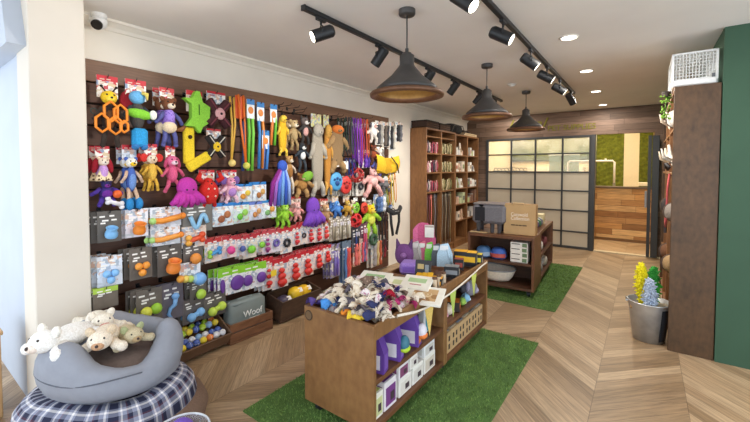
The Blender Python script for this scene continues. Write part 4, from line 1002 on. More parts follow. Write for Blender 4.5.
# ------------------------------------------------------------------ fourth row
pack((97, 256, 122, 286), '#dfe6f2', t_balls(3), ['#86bdf0'], 'white card with three light blue balls', 'three light blue balls', n=4, word='pale card')
pack((129, 248, 152, 279), '#6b625a', t_balls(3), ['#ef9c3c'], 'dark grey pack with three orange balls', 'three orange balls', n=3, word='blue and white card')
pack((157, 245, 182, 275), '#615b56', t_cup, ['#f08a3a'], 'dark grey pack with an orange rubber cup', 'orange cup on dark card', n=4, word='dark grey pack')
pack((183, 243, 203, 267), '#69625e', t_balls(1), ['#eb9440'], 'dark grey pack with one orange ball', 'single orange ball', n=3, word='dark grey pack')
o = bb(176, 262, 204, 288, .24); t = thing('carded_toy', 'white header card with a rainbow caterpillar and a big blue ball', 'dog toy', o.loc)
part(t, 'card', lambda q: card_mesh(q, o.w*.75, o.h*.55, '#eef0f4', '#eef0f4', '#d9a3a0'))
part(t, 'toy', lambda q: [q.ell((.04, (-.42+.17*i)*o.w, (-.52-.04*i)*o.h), rr*o.w, rub(c)) for i, (rr, c) in enumerate(((.13, '#e8a03e'), (.13, '#e9d56a'), (.13, '#b6d56a'), (.14, '#9cc8e0'), (.23, '#7db4ec')))])
hook(o, 'rainbow caterpillar')
for i, (r, x) in enumerate((((218, 267, 245, 294), 'left'), ((242, 263, 266, 288), 'right'))):
    pack(r, '#efeef2', (lambda q, w, h, c: (q.ell((.012, .25*w, -.62*h), (.018, .34*w, .34*w), rub(c[0])), q.ell((.012, -.45*w, -.62*h), (.014, .12*w, .30*w), rub(c[0])))) if i == 0 else (lambda q, w, h, c: [q.ell((.014, s*.36*w, -.62*h), (.022, .26*w, .26*w), rub(c[0])) for s in (-1, 1)]), ['#6d3f9a'], 'white and lime card with a purple %s, %s of the pair' % (('ball', 'dumbbell')[i], x), '%s purple toy card' % x, head='#8fd036', n=3, word='lime topped card', hb=.3)
kk = [((262, 257, 273, 290), 'first, with a yellow sticker'), ((272, 258, 288, 288), 'second and largest'), ((287, 254, 301, 281), 'third'), ((300, 250, 313, 276), 'fourth'), ((312, 247, 323, 269), 'fifth'), ((322, 245, 331, 263), 'sixth')]
for i, (r, wd) in enumerate(kk):
    sh = '%s red cone pack' % wd.split(',')[0].split(' ')[0]
    t = pack(r, '#efe3de', t_snowman, ['#d3332b'], 'red rubber cone on white card, %s in the low red row' % wd.split(',')[0].replace(' and largest', ', the largest,'), sh, head='#c22a35', n=3, word='red topped cone pack')
    if i == 0: t['label'] = 'red rubber cone pack with a yellow sticker, first in the low red row'
    if i == 0: part(t, 'sticker', lambda q: q.box((.07, .02, -.16), (.004, .07, .06), prn('#f2d23a')), 'yellow sticker')
# hanging tooth brushes and ropes beside the red row
loose((330, 244, 340, 277), '#8f86b8', ['#8f7fd0', '#7a63c4'], 'purple toothbrush pack above the bow tie heap', 'purple toothbrush pack', toy=t_brush, n=3, word='purple toothbrush pack')
loose((342, 241, 351, 285), '#6d7f94', ['#5f7fb0', '#cf4f4f', '#dd6a5a'], 'long blue and coral rope tug', 'blue and coral rope tug', n=2, word='rope tug')
loose((353, 239, 360, 266), '#d3a58e', ['#e0706a', '#e58a78'], 'coral rope tug left of the pink one', 'coral rope tug', n=2, word='rope tug')
loose((360, 238, 367, 262), '#cdaea0', ['#da5f70', '#5a6ca8', '#e07e88'], 'pink and blue rope tug right of the coral one', 'pink and blue rope tug', n=2, word='rope tug')
loose((371, 236, 382, 266), '#cfcabf', ['#a5a0a0', '#c9b07a', '#b5563a'], 'clear pack of grey and tan collars low at the board end', 'clear collar pack', n=2, word='clear collar pack', name='collar_pack', cat='collar')

# ------------------------------------------------------------------ lowest row
pack((93, 287, 118, 308), '#6b6156', t_none, [], 'dark pack with lime stripes low at the far left', 'lime striped pack', head='#a8c84a', n=4, word='lime striped pack', out=.24, hb=.25)
pack((136, 289, 162, 323), '#6d655d', t_balls(2), ['#d9dc4c', '#9fd03c'], 'dark grey pack with a lime ball above the tray of balls', 'lime ball pack by the bed', n=3, word='dark grey pack')
pack((161, 283, 183, 319), '#66606a', t_snake, ['#7fb0e6'], 'dark grey pack with a light blue snake', 'light blue snake pack', n=2, word='white edged pack')
pack((182, 298, 205, 322), '#66605e', t_dumbbell, ['#82b8ea'], 'dark grey pack with a light blue dumbbell', 'light blue dumbbell pack', n=2, word='dark grey pack')
pack((189, 279, 207, 302), '#6a645f', t_balls(1), ['#b7dc4e'], 'dark grey pack with a lime ball below the caterpillar', 'lime ball pack', n=2, word='dark grey pack')
pack((203, 292, 226, 316), '#645e5c', t_dumbbell, ['#c2dc50'], 'dark grey pack with a lime dumbbell', 'lime dumbbell pack', n=2, word='dark grey pack')
# ------------------------------------------------------------------ small goods crowding the right end of the board
for r, cols, lab, sh, toy in (((356, 172, 364, 196), ['#2b2b33', '#43434d'], 'black muzzle pack between the dark red ball and the pink pig', 'black muzzle pack', t_tyre),
        ((384, 186, 391, 206), ['#e6e2da', '#8f8b86'], 'white and grey brush pack below the badger plush', 'white and grey brush pack', t_brush),
        ((362, 150, 370, 168), ['#6a3fae', '#4a2f86'], 'violet collar pack left of the rust brown plush', 'violet collar pack', t_rope),
        ((343, 176, 351, 196), ['#d7d2c8', '#a5a096'], 'cream grooming pack right of the red flying disc', 'cream grooming pack', t_brush),
        ((378, 236, 386, 258), ['#5a4a42', '#8c2f3a'], 'brown and red collar pack at the bottom right of the board', 'brown and red collar pack', t_rope),
        ((386, 198, 393, 214), ['#4d6fae', '#dfe3ea'], 'pale blue tick card pack above the black padded harness', 'pale blue card pack', t_disc),
        ((356, 236, 363, 256), ['#d9828a', '#c05a66'], 'rose tug pack low beside the navy tug', 'rose tug pack', t_brush),
        ((368, 200, 376, 216), ['#33343a', '#5a5c64'], 'charcoal ring pack behind the yellow dinosaur', 'charcoal ring pack', t_ring),
        ((332, 176, 340, 196), ['#e8e4da', '#b5a890'], 'ivory chew pack below the blue flying disc', 'ivory chew pack', t_brush)):
    loose(r, '#c9c4ba', cols, lab, sh, toy=toy, n=2, out=.15, word='small pack')
# bare hooks in the top row
for x, y in ((283, 104), (291, 105), (299, 107), (306, 109), (338, 115), (343, 116)):
    o = bb(x-2, y, x+2, y+6, .2); k = x
    t = thing('peg_hook', 'bare black peg hook at the top of the board, %s' % {283: 'above the tall yellow plush', 291: 'above the beige monkey', 299: 'above the raccoon', 306: 'left of the grey rabbit', 338: 'right of the squirrel', 343: 'above the black harness'}[x], 'hook', (WX-.005, o.y, o.zt), 0, 'black peg hooks on the slatted board')
    part(t, 'prong', lambda q: q.tube([(0.0, 0, 0), (.20, 0, 0), (.22, 0, .02)], .003, hookm, seg=6)); part(t, 'bracket', lambda q: q.box((.004, 0, 0), (.008, .03, .04), hookm, b=.002))
# ================================================================== crates under the board
crw = wood('crate_wood', '#5d3a25', '#8a5f42', (3, .7, 3), .6); crd = wood('crate_dark', '#3b2a20', '#5e4636', (3, .7, 3), .65)
def crate(label, c, rot, d, m, boards=2, wall=.014):
    """open slatted box, origin at its base centre"""
    t = thing('wooden_crate', label, 'crate', c); t.rotation_euler = rot
    x, y, z = d
    part(t, 'base', lambda q: q.box((0, 0, .008), (x, y, .016), m, b=.002))
    bh = z/boards
    for s in (-1, 1):
        for k in range(boards):
            part(t, 'side_board', lambda q: q.box((s*(x/2-wall/2), 0, .016+bh*(k+.5)), (wall, y, bh-.008), m, b=.003))
            part(t, 'end_board', lambda q: q.box((0, s*(y/2-wall/2), .016+bh*(k+.5)), (x-2*wall, wall, bh-.008), m, b=.003))
    return t
CR1 = crate('tilted shallow wooden tray full of balls, leftmost crate under the board', (-3.125, 1.625, .105), (0, R(30), R(2)), (.31, .47, .11), M('#6b4f3a', .6, var=.15, scale=12), 1)
CR2 = crate('reddish wooden crate holding the grey Woof bag', (-3.095, 2.10, .002), (0, 0, R(-2)), (.25, .46, .17), crw, 2)
CR3 = crate('dark wooden crate with yellow toys, right of the Woof crate', (-3.10, 2.70, .04), (0, R(12), 0), (.26, .56, .22), crd, 1)
for c in (CR1,):
    o = MB().box((-.02, 0, .04), (.08, .40, .07), crd, b=.004).build('crate_riser'); o.location = (-3.19, 1.625, .002); tag(o, 'dark wooden riser block under the tilted tray of balls', 'block')
o = MB().box((0, 0, .01), (.14, .5, .02), crd, b=.004).build('crate_riser'); o.location = (-3.10, 2.70, .002); tag(o, 'dark wooden riser under the crate of yellow toys', 'block')
rnd = random.Random(3)
bc = {'lime': '#b5d93a', 'yellow': '#eed23a', 'blue': '#4f66b0', 'orange': '#e9853a', 'pale blue': '#8fb4de', 'white': '#e4e4ea'}
mt = Matrix.Rotation(R(2), 4, 'Z') @ Matrix.Rotation(R(30), 4, 'Y')
k = 0
spots = [(x, y) for y in [-.18+.06*i for i in range(7)] for x in (-.10, -.04, .025, .09)]
seq = ['white', 'blue', 'blue', 'yellow', 'pale blue', 'lime', 'blue', 'blue', 'yellow', 'yellow', 'white', 'blue', 'lime', 'blue', 'pale blue', 'yellow', 'blue', 'lime', 'white', 'orange', 'lime', 'pale blue', 'blue', 'white', 'orange', 'yellow', 'blue', 'white']
for (x, y), nm in zip(spots, seq):
    p = Vector((-3.125, 1.625, .105)) + mt.to_3x3() @ Vector((x, y, .06+.03*(k % 2)))
    b1 = MB(); b1.ell((0, 0, 0), .030, rub(bc[nm]), seg=12, ring=8)
    o = thing('toy_ball', '%s toy ball in the tilted tray of netted balls' % nm, 'ball', p, 0, '%s balls in the tilted tray' % nm)
    b1.build('ball', o); part(o, 'seam', lambda q: q.torus((0, 0, 0), .0298, .0013, M('#e9e9e4'), 'xyz'[k % 3], 14, 4)); k += 1
# Woof bag
t = thing('storage_bag', 'grey zipped bag printed Woof standing in the reddish crate', 'bag', (-3.095, 2.10, .022), R(-2))
gb = M('#828c8a', .55, var=.06, scale=8); 
part(t, 'body', lambda q: q.grid(lambda u, v: Vector(((.095-.025*v+.006*sin(v*9))*(abs(cos(2*pi*u))**.5)*math.copysign(1, cos(2*pi*u)), (.205-.010*v+.004*sin(v*11+u*20))*(abs(sin(2*pi*u))**.35)*math.copysign(1, sin(2*pi*u)), (.31+.012*sin(u*25))*v)), 40, 8, gb, cu=True))
part(t, 'top_flap', lambda q: q.ell((0, 0, .306), (.068, .198, .024), gb, pw=.7))
part(t, 'zip', lambda q: q.tube([(.0, -.17, .321), (0, 0, .323), (0, .17, .321)], .004, M('#d9dcdc')))
part(t, 'handle', lambda q: q.tube([(.0, -.09, .315), (0, -.07, .335), (0, .07, .335), (0, .09, .315)], .007, gb))
text_mesh('print', 'Woof', .085, M('#f5f5f2', .6), t, T(.087, .03, .20) @ FACE_X, .002, label='white lettering Woof')
part(t, 'print_block', lambda q: q.box((.092, .045, .145), (.003, .11, .022), M('#f1f1ee', .6)), 'white strip below the lettering')
# yellow things in the dark crate
for i, (y, z, c, nm) in enumerate(((.02, .20, '#edc52c', 'yellow'), (.15, .19, '#e9b822', 'amber'), (-.14, .15, '#4b4258', 'dark violet'))):
    t = thing('toy_bag', '%s round packed toy in the dark crate behind the Woof bag' % nm, 'dog toy', (-3.08, 2.70+y, z-.04)); 
    part(t, 'toy', lambda q: q.ell((0, 0, .06), (.075, .08, .075), rub(c), pw=.8)); part(t, 'tag', lambda q: q.box((.055, .03, .11), (.004, .05, .05), prn('#efeae0'), Euler((0, R(-40), 0))))

# ================================================================== pet beds
pl = plaid('tartan_fleece'); gry = M('#8f939e', .85, var=.05, scale=20, bump=.08); brn = fab('#7a6252')
BX, BYY = -2.625, .835
ba = R(38)
def ring_bed(q, a, b2, r, z, m, tilt, low=0, uvs=False, n=48, squash=1.15, lumps=0, opening=None):
    """padded oval rim; `opening` dips the rim on that side"""
    def fn(u, v):
        th, ph = 2*pi*u, 2*pi*v
        dip = 1.0
        rr = r*(1+lumps*sin(th*3+1)*.12-lumps*.10*max(0, sin(th*8))**8)
        if opening is not None:
            dth = abs((th-opening+pi) % (2*pi)-pi); dip = 1-low*max(0, 1-(dth/1.1)**2)
        R0 = 1.0
        cx, cy = (a-rr)*cos(th), (b2-rr)*sin(th)
        nx, ny = cos(th), sin(th)
        return Vector((cx+nx*rr*cos(ph), cy+ny*rr*cos(ph), z+squash*rr*dip+squash*rr*dip*sin(ph)))
    q.grid(fn, n, 14, m, cu=True, cv=True, uvfn=(lambda u, v: (u*17, v*5)) if uvs else None)
t = thing('dog_bed', 'large tartan dog bed in navy, grey and white under the grey bed', 'dog bed', (BX, BYY, .002), ba)
part(t, 'rim', lambda q: ring_bed(q, .49, .40, .135, .02, pl, 0, squash=1.08, uvs=True, lumps=.5))
part(t, 'base', lambda q: q.lathe([(0, .0), (.50, .0), (.545, .03), (.56, .09), (.53, .15), (.47, .17)], brn, 40, sx=1, sy=.80))
part(t, 'cushion', lambda q: q.ell((0, 0, .13), (.43, .32, .06), pl))
part(t, 'leather_patch', lambda q: q.box((.18, -.419, .215), (.062, .008, .055), M('#6b4a3c', .6), Euler((R(-20), 0, R(24))), b=.002))
t = thing('dog_bed', 'plush grey dog bed with a high padded rim stacked on the tartan bed', 'dog bed', (BX+.015, BYY+.02, .308), ba)
part(t, 'rim', lambda q: ring_bed(q, .385, .345, .080, .02, gry, 0, lumps=1.0, squash=1.78, low=.40, opening=R(-38)))
part(t, 'base', lambda q: q.lathe([(0, .0), (.32, .0), (.365, .04), (.375, .10), (.32, .16)], gry, 40, sy=.82))
part(t, 'cushion', lambda q: q.ell((0, 0, .12), (.27, .24, .07), M('#6f5f58', .9, bump=.3)))
part(t, 'seam', lambda q: q.tube([(.381*cos(a), .341*sin(a), .15+.006*sin(a*5)) for a in [pi+.35+i*.1 for i in range(22)]], .004, M('#5d616c', .9)))
# soft toys lying in the grey bed
def lying(label, loc, rz, s, c, cm, ce, hat=None):
    t = thing('plush_toy', label, 'plush toy', loc, rz); B = fur(c)
    part(t, 'body', lambda q: q.ell((0, 0, .06*s), (.13*s, .085*s, .07*s), B, seg=16, ring=12))
    h = part(t, 'head', lambda q: (q.ell((.15*s, 0, .085*s), (.075*s, .075*s, .065*s), B, seg=14, ring=10), q.ell((.205*s, 0, .07*s), (.035*s, .04*s, .03*s), fur(cm)), q.ell((.236*s, 0, .078*s), .011*s, rub('#3a2a28'), seg=8, ring=6), [q.ell((.20*s, e*.035*s, .115*s), .008*s, rub('#1c1512'), seg=8, ring=6) for e in (-1, 1)]))
    for e in (-1, 1):
        part(h, 'ear', lambda q: q.ell((.12*s, e*.06*s, .135*s), (.022*s, .03*s, .04*s), fur(ce), Euler((R(-25*e), 0, 0))))
        part(t, 'leg', lambda q: limb(q, (.08*s, e*.06*s, .04*s), (.16*s, e*.13*s, .025*s), .036*s, .032*s, B))
        part(t, 'leg', lambda q: limb(q, (-.09*s, e*.05*s, .04*s), (-.19*s, e*.10*s, .025*s), .045*s, .036*s, B))
    if hat: part(h, 'hat', lambda q: q.ell((.15*s, 0, .13*s), (.07*s, .07*s, .03*s), fur(hat)))
    return t
def bl(px, py, z): p = on_z(px, py, z); return (p.x, p.y, z)
lying('white fluffy lamb toy sprawled over the left rim of the grey bed', bl(72, 344, .575), R(-72), .92, '#f6f3ee', '#efe0d4', '#f2eee6')
lying('cream puppy toy with pink nose and raised ears behind the white lamb', bl(98, 327, .56), R(-5), .80, '#f2e9db', '#d79d92', '#ece4d6')
lying('beige bear toy with brown nose lying in front of the cream puppy', bl(106, 343, .55), R(-30), .82, '#eee2d0', '#c79c78', '#d8c4a8')
lying('small sand and green turtle-like toy at the right of the toys in the bed', bl(127, 340, .53), R(0), .70, '#c8bb9b', '#b59b74', '#a9b287')
# wooden plinth edge and toy tub at the frame edge
t = thing('display_plinth', 'pale wooden plinth at the left edge beside the window reveal', 'plinth', (-3.33, .42, 0))
pw_ = wood('oak_plinth', '#a8845a', '#c9a679', (2, 2, .6))
part(t, 'carcass', lambda q: q.box((-.12, -.02, .27), (.30, .12, .54), pw_, b=.004)); part(t, 'top', lambda q: q.box((-.12, -.02, .55), (.33, .14, .025), pw_, b=.004)); part(t, 'kickboard', lambda q: q.box((-.12, -.086, .04), (.28, .012, .08), M('#7b6348')))
TP = on_z(181, 431, .26)
t = thing('toy_tub', 'round clear tub of purple and red toys at the bottom edge', 'tub', (TP.x, TP.y, .002))
part(t, 'tub', lambda q: q.lathe([(0, .0), (.12, .0), (.135, .26), (.130, .26), (.117, .01), (0, .01)], M('#dfe6ec', .15, alpha=.2), 32))
part(t, 'rim', lambda q: q.torus((0, 0, .26), .134, .006, M('#d9dde2', .2), 'z', 32, 8))
for i, (dx, dy, r_, c, nm) in enumerate(((-.06, .03, .075, '#7b5bc4', 'violet'), (.06, .06, .07, '#5f7fd0', 'periwinkle'), (.05, -.06, .075, '#c8413c', 'red'), (-.05, -.07, .07, '#8f4fb0', 'purple'))):
    o = thing('toy_ball', '%s ball lying in the round clear tub at the bottom edge' % nm, 'ball', (TP.x+dx*.82, TP.y+dy*.82, .222))
    part(o, 'ball', lambda q: q.ell((0, 0, 0), r_*.86, rub(c), seg=18, ring=12)); part(o, 'stripe', lambda q: q.torus((0, 0, 0), r_*.8*.99, r_*.05, rub('#e8dff4'), 'y', 20, 5))
for i, (dx, dy, r_, c, nm) in enumerate(((-.06, .04, .066, '#3f7f8f', 'teal'), (.06, .03, .066, '#5a4fa0', 'indigo'), (.0, -.075, .066, '#b55a90', 'rose'))):
    o = thing('toy_ball', '%s ball at the bottom of the round clear tub' % nm, 'ball', (TP.x+dx*.8, TP.y+dy*.8, .08)); part(o, 'ball', lambda q: q.ell((0, 0, 0), r_*.82, rub(c), seg=14, ring=10)); part(o, 'stripe', lambda q: q.torus((0, 0, 0), r_*.82, r_*.05, rub('#e8dff4'), 'y', 16, 5))

# ================================================================== bow ties heaped on the near unit
paw = [pattern('paw_print_cream', '#f0e6d6', '#8a7464', 60, .30), pattern('cream_tan_cloth', '#e9dcc6', '#b99a7c', 90, .35), pattern('brown_cloth', '#7a6254', '#a58b7a', 60, .4), pattern('charcoal_cloth', '#57505a', '#77707a', 60, .4),
       pattern('white_pink_cloth', '#f0e6e6', '#d08aa6', 70, .45), fab('#5a4796'), fab('#c23a7a'), fab('#e98a2c'), fab('#f0cf3a'), fab('#3fae5a'), fab('#4a8fd6'), fab('#c9233c'), fab('#2f3763')]
nmz = ['cream paw print', 'tan spotted', 'dark brown', 'charcoal', 'white and pink', 'violet', 'magenta', 'orange', 'yellow', 'green', 'sky blue', 'red', 'navy']
def bow_parts(t, m, mk, seed, s):
    r0 = random.Random(seed)
    for sd in (-1, 1):
        a, b2, c = r0.uniform(0, 6), r0.uniform(.7, 1.2), r0.uniform(-.02, .02)
        def fn(u, v, sd=sd):
            y = (v-.5)*2
            return Vector((sd*(.008+.058*u)*s, y*(.012+.034*u)*s, (.016*sin(y*3.2*b2+a)*u + .016*sin(u*pi) + .018*u*u*sin(a) + c*u)*s))
        def f2(q):
            q.grid(lambda u, v: fn(u, v)+Vector((0, 0, .010*s*(1-u*.5))), 5, 7, m); q.grid(lambda u, v: fn(u, 1-v)-Vector((0, 0, .008*s*(1-u*.5))), 5, 7, m)
        part(t, 'loop', f2)
    part(t, 'knot', lambda q: q.ell((0, 0, .003*s), (.013*s, .016*s, .013*s), mk, seg=10, ring=6))
protos = {}
rnd = random.Random(11)
ZT = .685
def heap_z(x, y):
    u, v = (x-G1X)/.27, (y-1.98)/.36
    return max(0, 1-.75*u*u-.8*v*v)
NB = 0
def bow(i, x, y, z, zone, sc=1.0):
    global NB
    key = (i, NB % 3)
    lab = '%s bow tie %s of the heap on the near unit' % (nmz[i], zone)
    grp = '%s bow ties %s of the heap' % (nmz[i], zone)
    rot = (rnd.uniform(-.55, .55), rnd.uniform(-.55, .55), rnd.uniform(0, 2*pi))
    if key not in protos:
        t = thing('bow_tie', lab, 'bow tie', (x, y, z), 0, grp); bow_parts(t, paw[i], paw[i] if i > 4 else paw[2 if i < 2 else 3 if i == 2 else 0], NB, 1.0); protos[key] = t
    else: t = dup(protos[key], (x, y, z), lab, group=grp)
    t.rotation_euler = rot; t.scale = (sc, sc, sc); NB += 1
wts = [0]*8+[1]*6+[2]*4+[3]*2+[4]*3+[12]
for layer in range(5):
    n = [62, 54, 42, 28, 14][layer]
    for k in range(n):
        sp = 1-layer*.17
        x = G1X+rnd.uniform(-.258, .258)*sp; y = 1.93+rnd.uniform(-.232, .265)*sp
        z = ZT+.028+layer*.024+rnd.uniform(-.006, .006)
        zone = 'at the front' if y < 1.80 else 'at the back' if y > 2.05 else 'in the middle'
        right = x > G1X+.12
        i = rnd.choice(wts)
        if y < 1.76 and x < G1X-.10: i = rnd.choice([5, 11, 7, 9, 10, 8, 3])
        elif y < 1.74: i = rnd.choice([8, 8, 12, 7, 0, 3, 1])
        elif right and y > 1.88 and rnd.random() < .75: i = rnd.choice([6, 4, 4, 5, 12, 11, 6])
        bow(i, x, y, z, zone, rnd.uniform(.92, 1.2))
# ================================================================== on top of the low units
def boxthing(name, label, cat, loc, d, m, rz=0, faces=(), group=None, tilt=None, b=.003, pname='print'):
    """a carton: body plus flat printed panels ((centre),(size),material[,part name])"""
    t = thing(name, label, cat, loc, rz, group)
    if tilt: t.rotation_euler = (tilt[0], tilt[1], rz)
    part(t, 'body', lambda q: q.box((0, 0, d[2]/2), d, m, b=b))
    for f in faces: part(t, f[3] if len(f) > 3 else pname, lambda q: q.box(f[0], f[1], f[2]))
    return t
wht = prn('#f2eee2')
TZ = .690
def tp(px, py, z=.75): p = on_z(px, py, z); return p.x, p.y
# flat white boxed prints
tan = pattern('tan_picture', '#cda878', '#a67c4e', 14, .6)
for (px, py, z, rz, d, lab, c) in ((374, 277, .765, R(14), (.25, .20, .016), 'flat white boxed print with green lettering behind the bow tie heap', '#9fc28e'),
        (402, 283, .745, R(16), (.24, .20, .016), 'flat white boxed print in the middle of the row behind the bow ties', '#d6dca8'),
        (417, 281, .765, R(13), (.22, .19, .016), 'flat white boxed print with pale green lettering right of the middle one', '#b4cf9a'),
        (388, 292, .735, R(18), (.24, .19, .016), 'flat lilac and white boxed print beside the pink bow ties', '#b7b4dc'),
        (425, 294, .720, R(15), (.26, .22, .018), 'flat white boxed print with a tan spiral picture nearest the unit edge', '#cda878')):
    x, y = tp(px, py, z)
    t = boxthing('boxed_print', lab, 'boxed print', (x, y, z-.02), d, wht, rz, [((.0, .02, d[2]+.0008), (d[0]*.62, d[1]*.3, .0016), prn(c)), ((0, -.04, d[2]+.0008), (d[0]*.4, .012, .0016), prn('#c98a8a'))] if c != '#cda878' else [((.0, 0, d[2]+.0008), (d[0]*.66, d[1]*.66, .0016), tan, 'picture')], tilt=(R(13), 0))
    if c == '#cda878': part(t, 'spiral', lambda q: q.tube([(.05*k/24*cos(k*.55), .035*k/24*sin(k*.55), d[2]+.003) for k in range(2, 25)], .003, M('#e6cfa6')), 'pale spiral')
for i, (px, py) in enumerate(((374, 277), (402, 283), (388, 292))):
    x, y = tp(px, py, .74)
    boxthing('print_stack', 'closed white carton under the flat white prints, %s' % ('furthest back', 'in the middle', 'nearest the bow ties')[i], 'carton', (x, y, TZ-.004), (.18, .12, (.052, .036, .026)[i]), prn('#e6ded0'), R(14), [((.0, -.0605, .013), (.1, .002, .012), prn('#b9a98c'))])
# lavender and plum goods
x, y = tp(410, 268, .73)
boxthing('soft_pack', 'lavender flat pack lying behind the white prints', 'pack', (x, y, TZ), (.16, .17, .10), fab('#a07fd0'), R(22), [((0, -.087, .05), (.1, .004, .04), prn('#8a62c4'))], b=.02)
x, y = tp(405, 252, .82)
t = thing('plush_toy', 'plum coloured plush with two pointed ears behind the lavender pack', 'plush toy', (x-.02, y+.02, TZ+.012), R(22))
part(t, 'body', lambda q: q.ell((0, 0, .09), (.09, .05, .10), fur('#76467e'), pw=.85))
for s in (-1, 1): part(t, 'ear', lambda q: q.cyl((s*.05, 0, .14), (s*.072, 0, .235), .032, fur('#5f3a68'), .006, 10))
part(t, 'muzzle', lambda q: q.ell((0, -.05, .09), (.03, .02, .025), fur('#9a6aa4')))
# sleeved mats standing in a rack
x, y = tp(424, 246, .80)
t = thing('sleeved_mat', 'tall pink folded mat with a white label, tallest on the unit', 'mat', (x-.03, y+.06, TZ+.002), R(20))
part(t, 'mat', lambda q: q.grid(lambda u, v: Vector(((u-.5)*.24-.03*(1-v)*0, .012*sin(u*3)+.0, .34*v*(1-.35*(2*abs(u-.42))**2.2))), 12, 10, fab('#e0709c')))
part(t, 'backing', lambda q: q.prism([(-.12, 0), (.12, 0), (.10, .27), (.03, .335), (-.05, .33), (-.1, .24)], .018, fab('#d4608c'), 'xz', (0, .016, 0)))
part(t, 'label_card', lambda q: q.box((.055, -.02, .255), (.095, .006, .13), prn('#f0ece4'), b=.002), 'white label card')
part(t, 'label_head', lambda q: q.box((.055, -.0235, .305), (.09, .002, .02), prn('#b9a99c')))
for i, (px, py, c, c2, lab) in enumerate(((418, 262, '#c9c2bd', '#e6e0da', 'pale grey sleeved mat, leftmost in the rack of mats'), (425, 262, '#e07a94', '#eceae2', 'rose sleeved mat second in the rack of mats'), (432, 263, '#7fcf4c', '#e8ecd8', 'lime green sleeved mat in the rack of mats'), (439, 265, '#5b6066', '#d9d9d6', 'dark grey sleeved mat between the lime and pale blue ones'), (447, 266, '#bcd6e6', '#eceeee', 'pale blue sleeved mat in a clear bag at the front of the rack'))):
    x, y = tp(px, py, .70)
    t = thing('sleeved_mat', lab, 'mat', (x-.02, y, TZ+.002), R(30))
    w = .105 if i < 4 else .15; h = .21 if i < 4 else .22
    part(t, 'mat', lambda q: q.prism([(-w/2, 0), (w/2, 0), (w*.46, h*.55), (w*.18, h), (-w*.3, h*.92), (-w*.5, h*.5)], .02, fab(c), 'xz'))
    part(t, 'sleeve_head', lambda q: q.box((-.01, -.014, h*.80), (w*.5, .004, h*.2), prn(c2)))
    part(t, 'fold', lambda q: q.tube([(w*.4, -.012, .01), (w*.2, -.014, h*.5), (w*.1, -.012, h*.75)], .006, fab(c)))
# black and yellow game boxes
blk = M('#26262a', .5, var=.05); yl = prn('#f0b823')
x, y = tp(424, 282, .70)
t = thing('display_box', 'open black display box of yellow packets with its lid raised', 'display box', (x, y, TZ), R(18))
part(t, 'tray', lambda q: (q.box((0, 0, .025), (.16, .13, .05), blk, b=.003), q.box((0, -.067, .028), (.13, .003, .03), prn('#5a6474'))))
part(t, 'packets', lambda q: [q.box((-.045+.045*k, .0, .056+.004*k), (.042, .11, .014), yl, Euler((R(6), 0, 0)), b=.002) for k in range(3)], 'yellow packets')
part(t, 'lid', lambda q: q.box((-.02, .072, .105), (.13, .008, .12), blk, Euler((R(-14), 0, 0)), b=.002))
part(t, 'lid_print', lambda q: (q.box((-.04, .066, .115), (.05, .004, .04), prn('#b9a26a'), Euler((R(-14), 0, 0))), q.box((.01, .066, .10), (.03, .004, .06), prn('#7e8890'), Euler((R(-14), 0, 0)))))
for i, (px, py, z, d, rz, lab, tc) in enumerate(((437, 281, .725, (.09, .07, .07), 16, 'low black box with amber top next to the open display box', '#e8a92a'), (452, 270, .735, (.12, .09, .09), 18, 'black carton with grey print in front of the yellow cartons', '#8b8f94'), (461, 256, .77, (.12, .10, .13), 14, 'tall yellow topped carton at the far corner of the unit', '#f2b21f'), (470, 257, .76, (.13, .11, .125), 15, 'wide yellow topped carton, largest of the yellow ones', '#f4bd28'), (459, 263, .75, (.08, .07, .10), 20, 'black carton with a red print between the yellow cartons', '#a24a3c'), (478, 258, .74, (.08, .08, .10), 12, 'yellow and black carton nearest the paper bag unit', '#e8d23a'))):
    x, y = tp(px, py, TZ+d[2]*.6)
    boxthing('game_box', lab, 'carton', (x, y, TZ), d, blk, R(rz), [((0, 0, d[2]+.0008), (d[0]*.96, d[1]*.96, .0016), prn(tc), 'top_print'), ((0, -d[1]/2-.0008, d[2]*.5), (d[0]*.8, .0016, d[2]*.4), prn(tc), 'front_print'), ((d[0]/2+.0008, 0, d[2]*.5), (.0016, d[1]*.7, d[2]*.5), prn('#8f8a80'), 'side_print')])
for i, (px, py) in enumerate(((437, 291), (441, 288), (446, 285))):
    x, y = tp(px, py, TZ)
    t = thing('treat_tube', 'cream tube standing at the unit edge, %s' % ('nearest the spiral print', 'middle of three', 'furthest of three')[i], 'tube', (x-.02, y, TZ), 0, 'cream tubes at the unit edge')
    part(t, 'tube', lambda q: q.cyl((0, 0, 0), (0, 0, .085), .017, prn('#dcc6a8'))); part(t, 'cap', lambda q: q.cyl((0, 0, .085), (0, 0, .10), .0175, M('#6a4a34')))

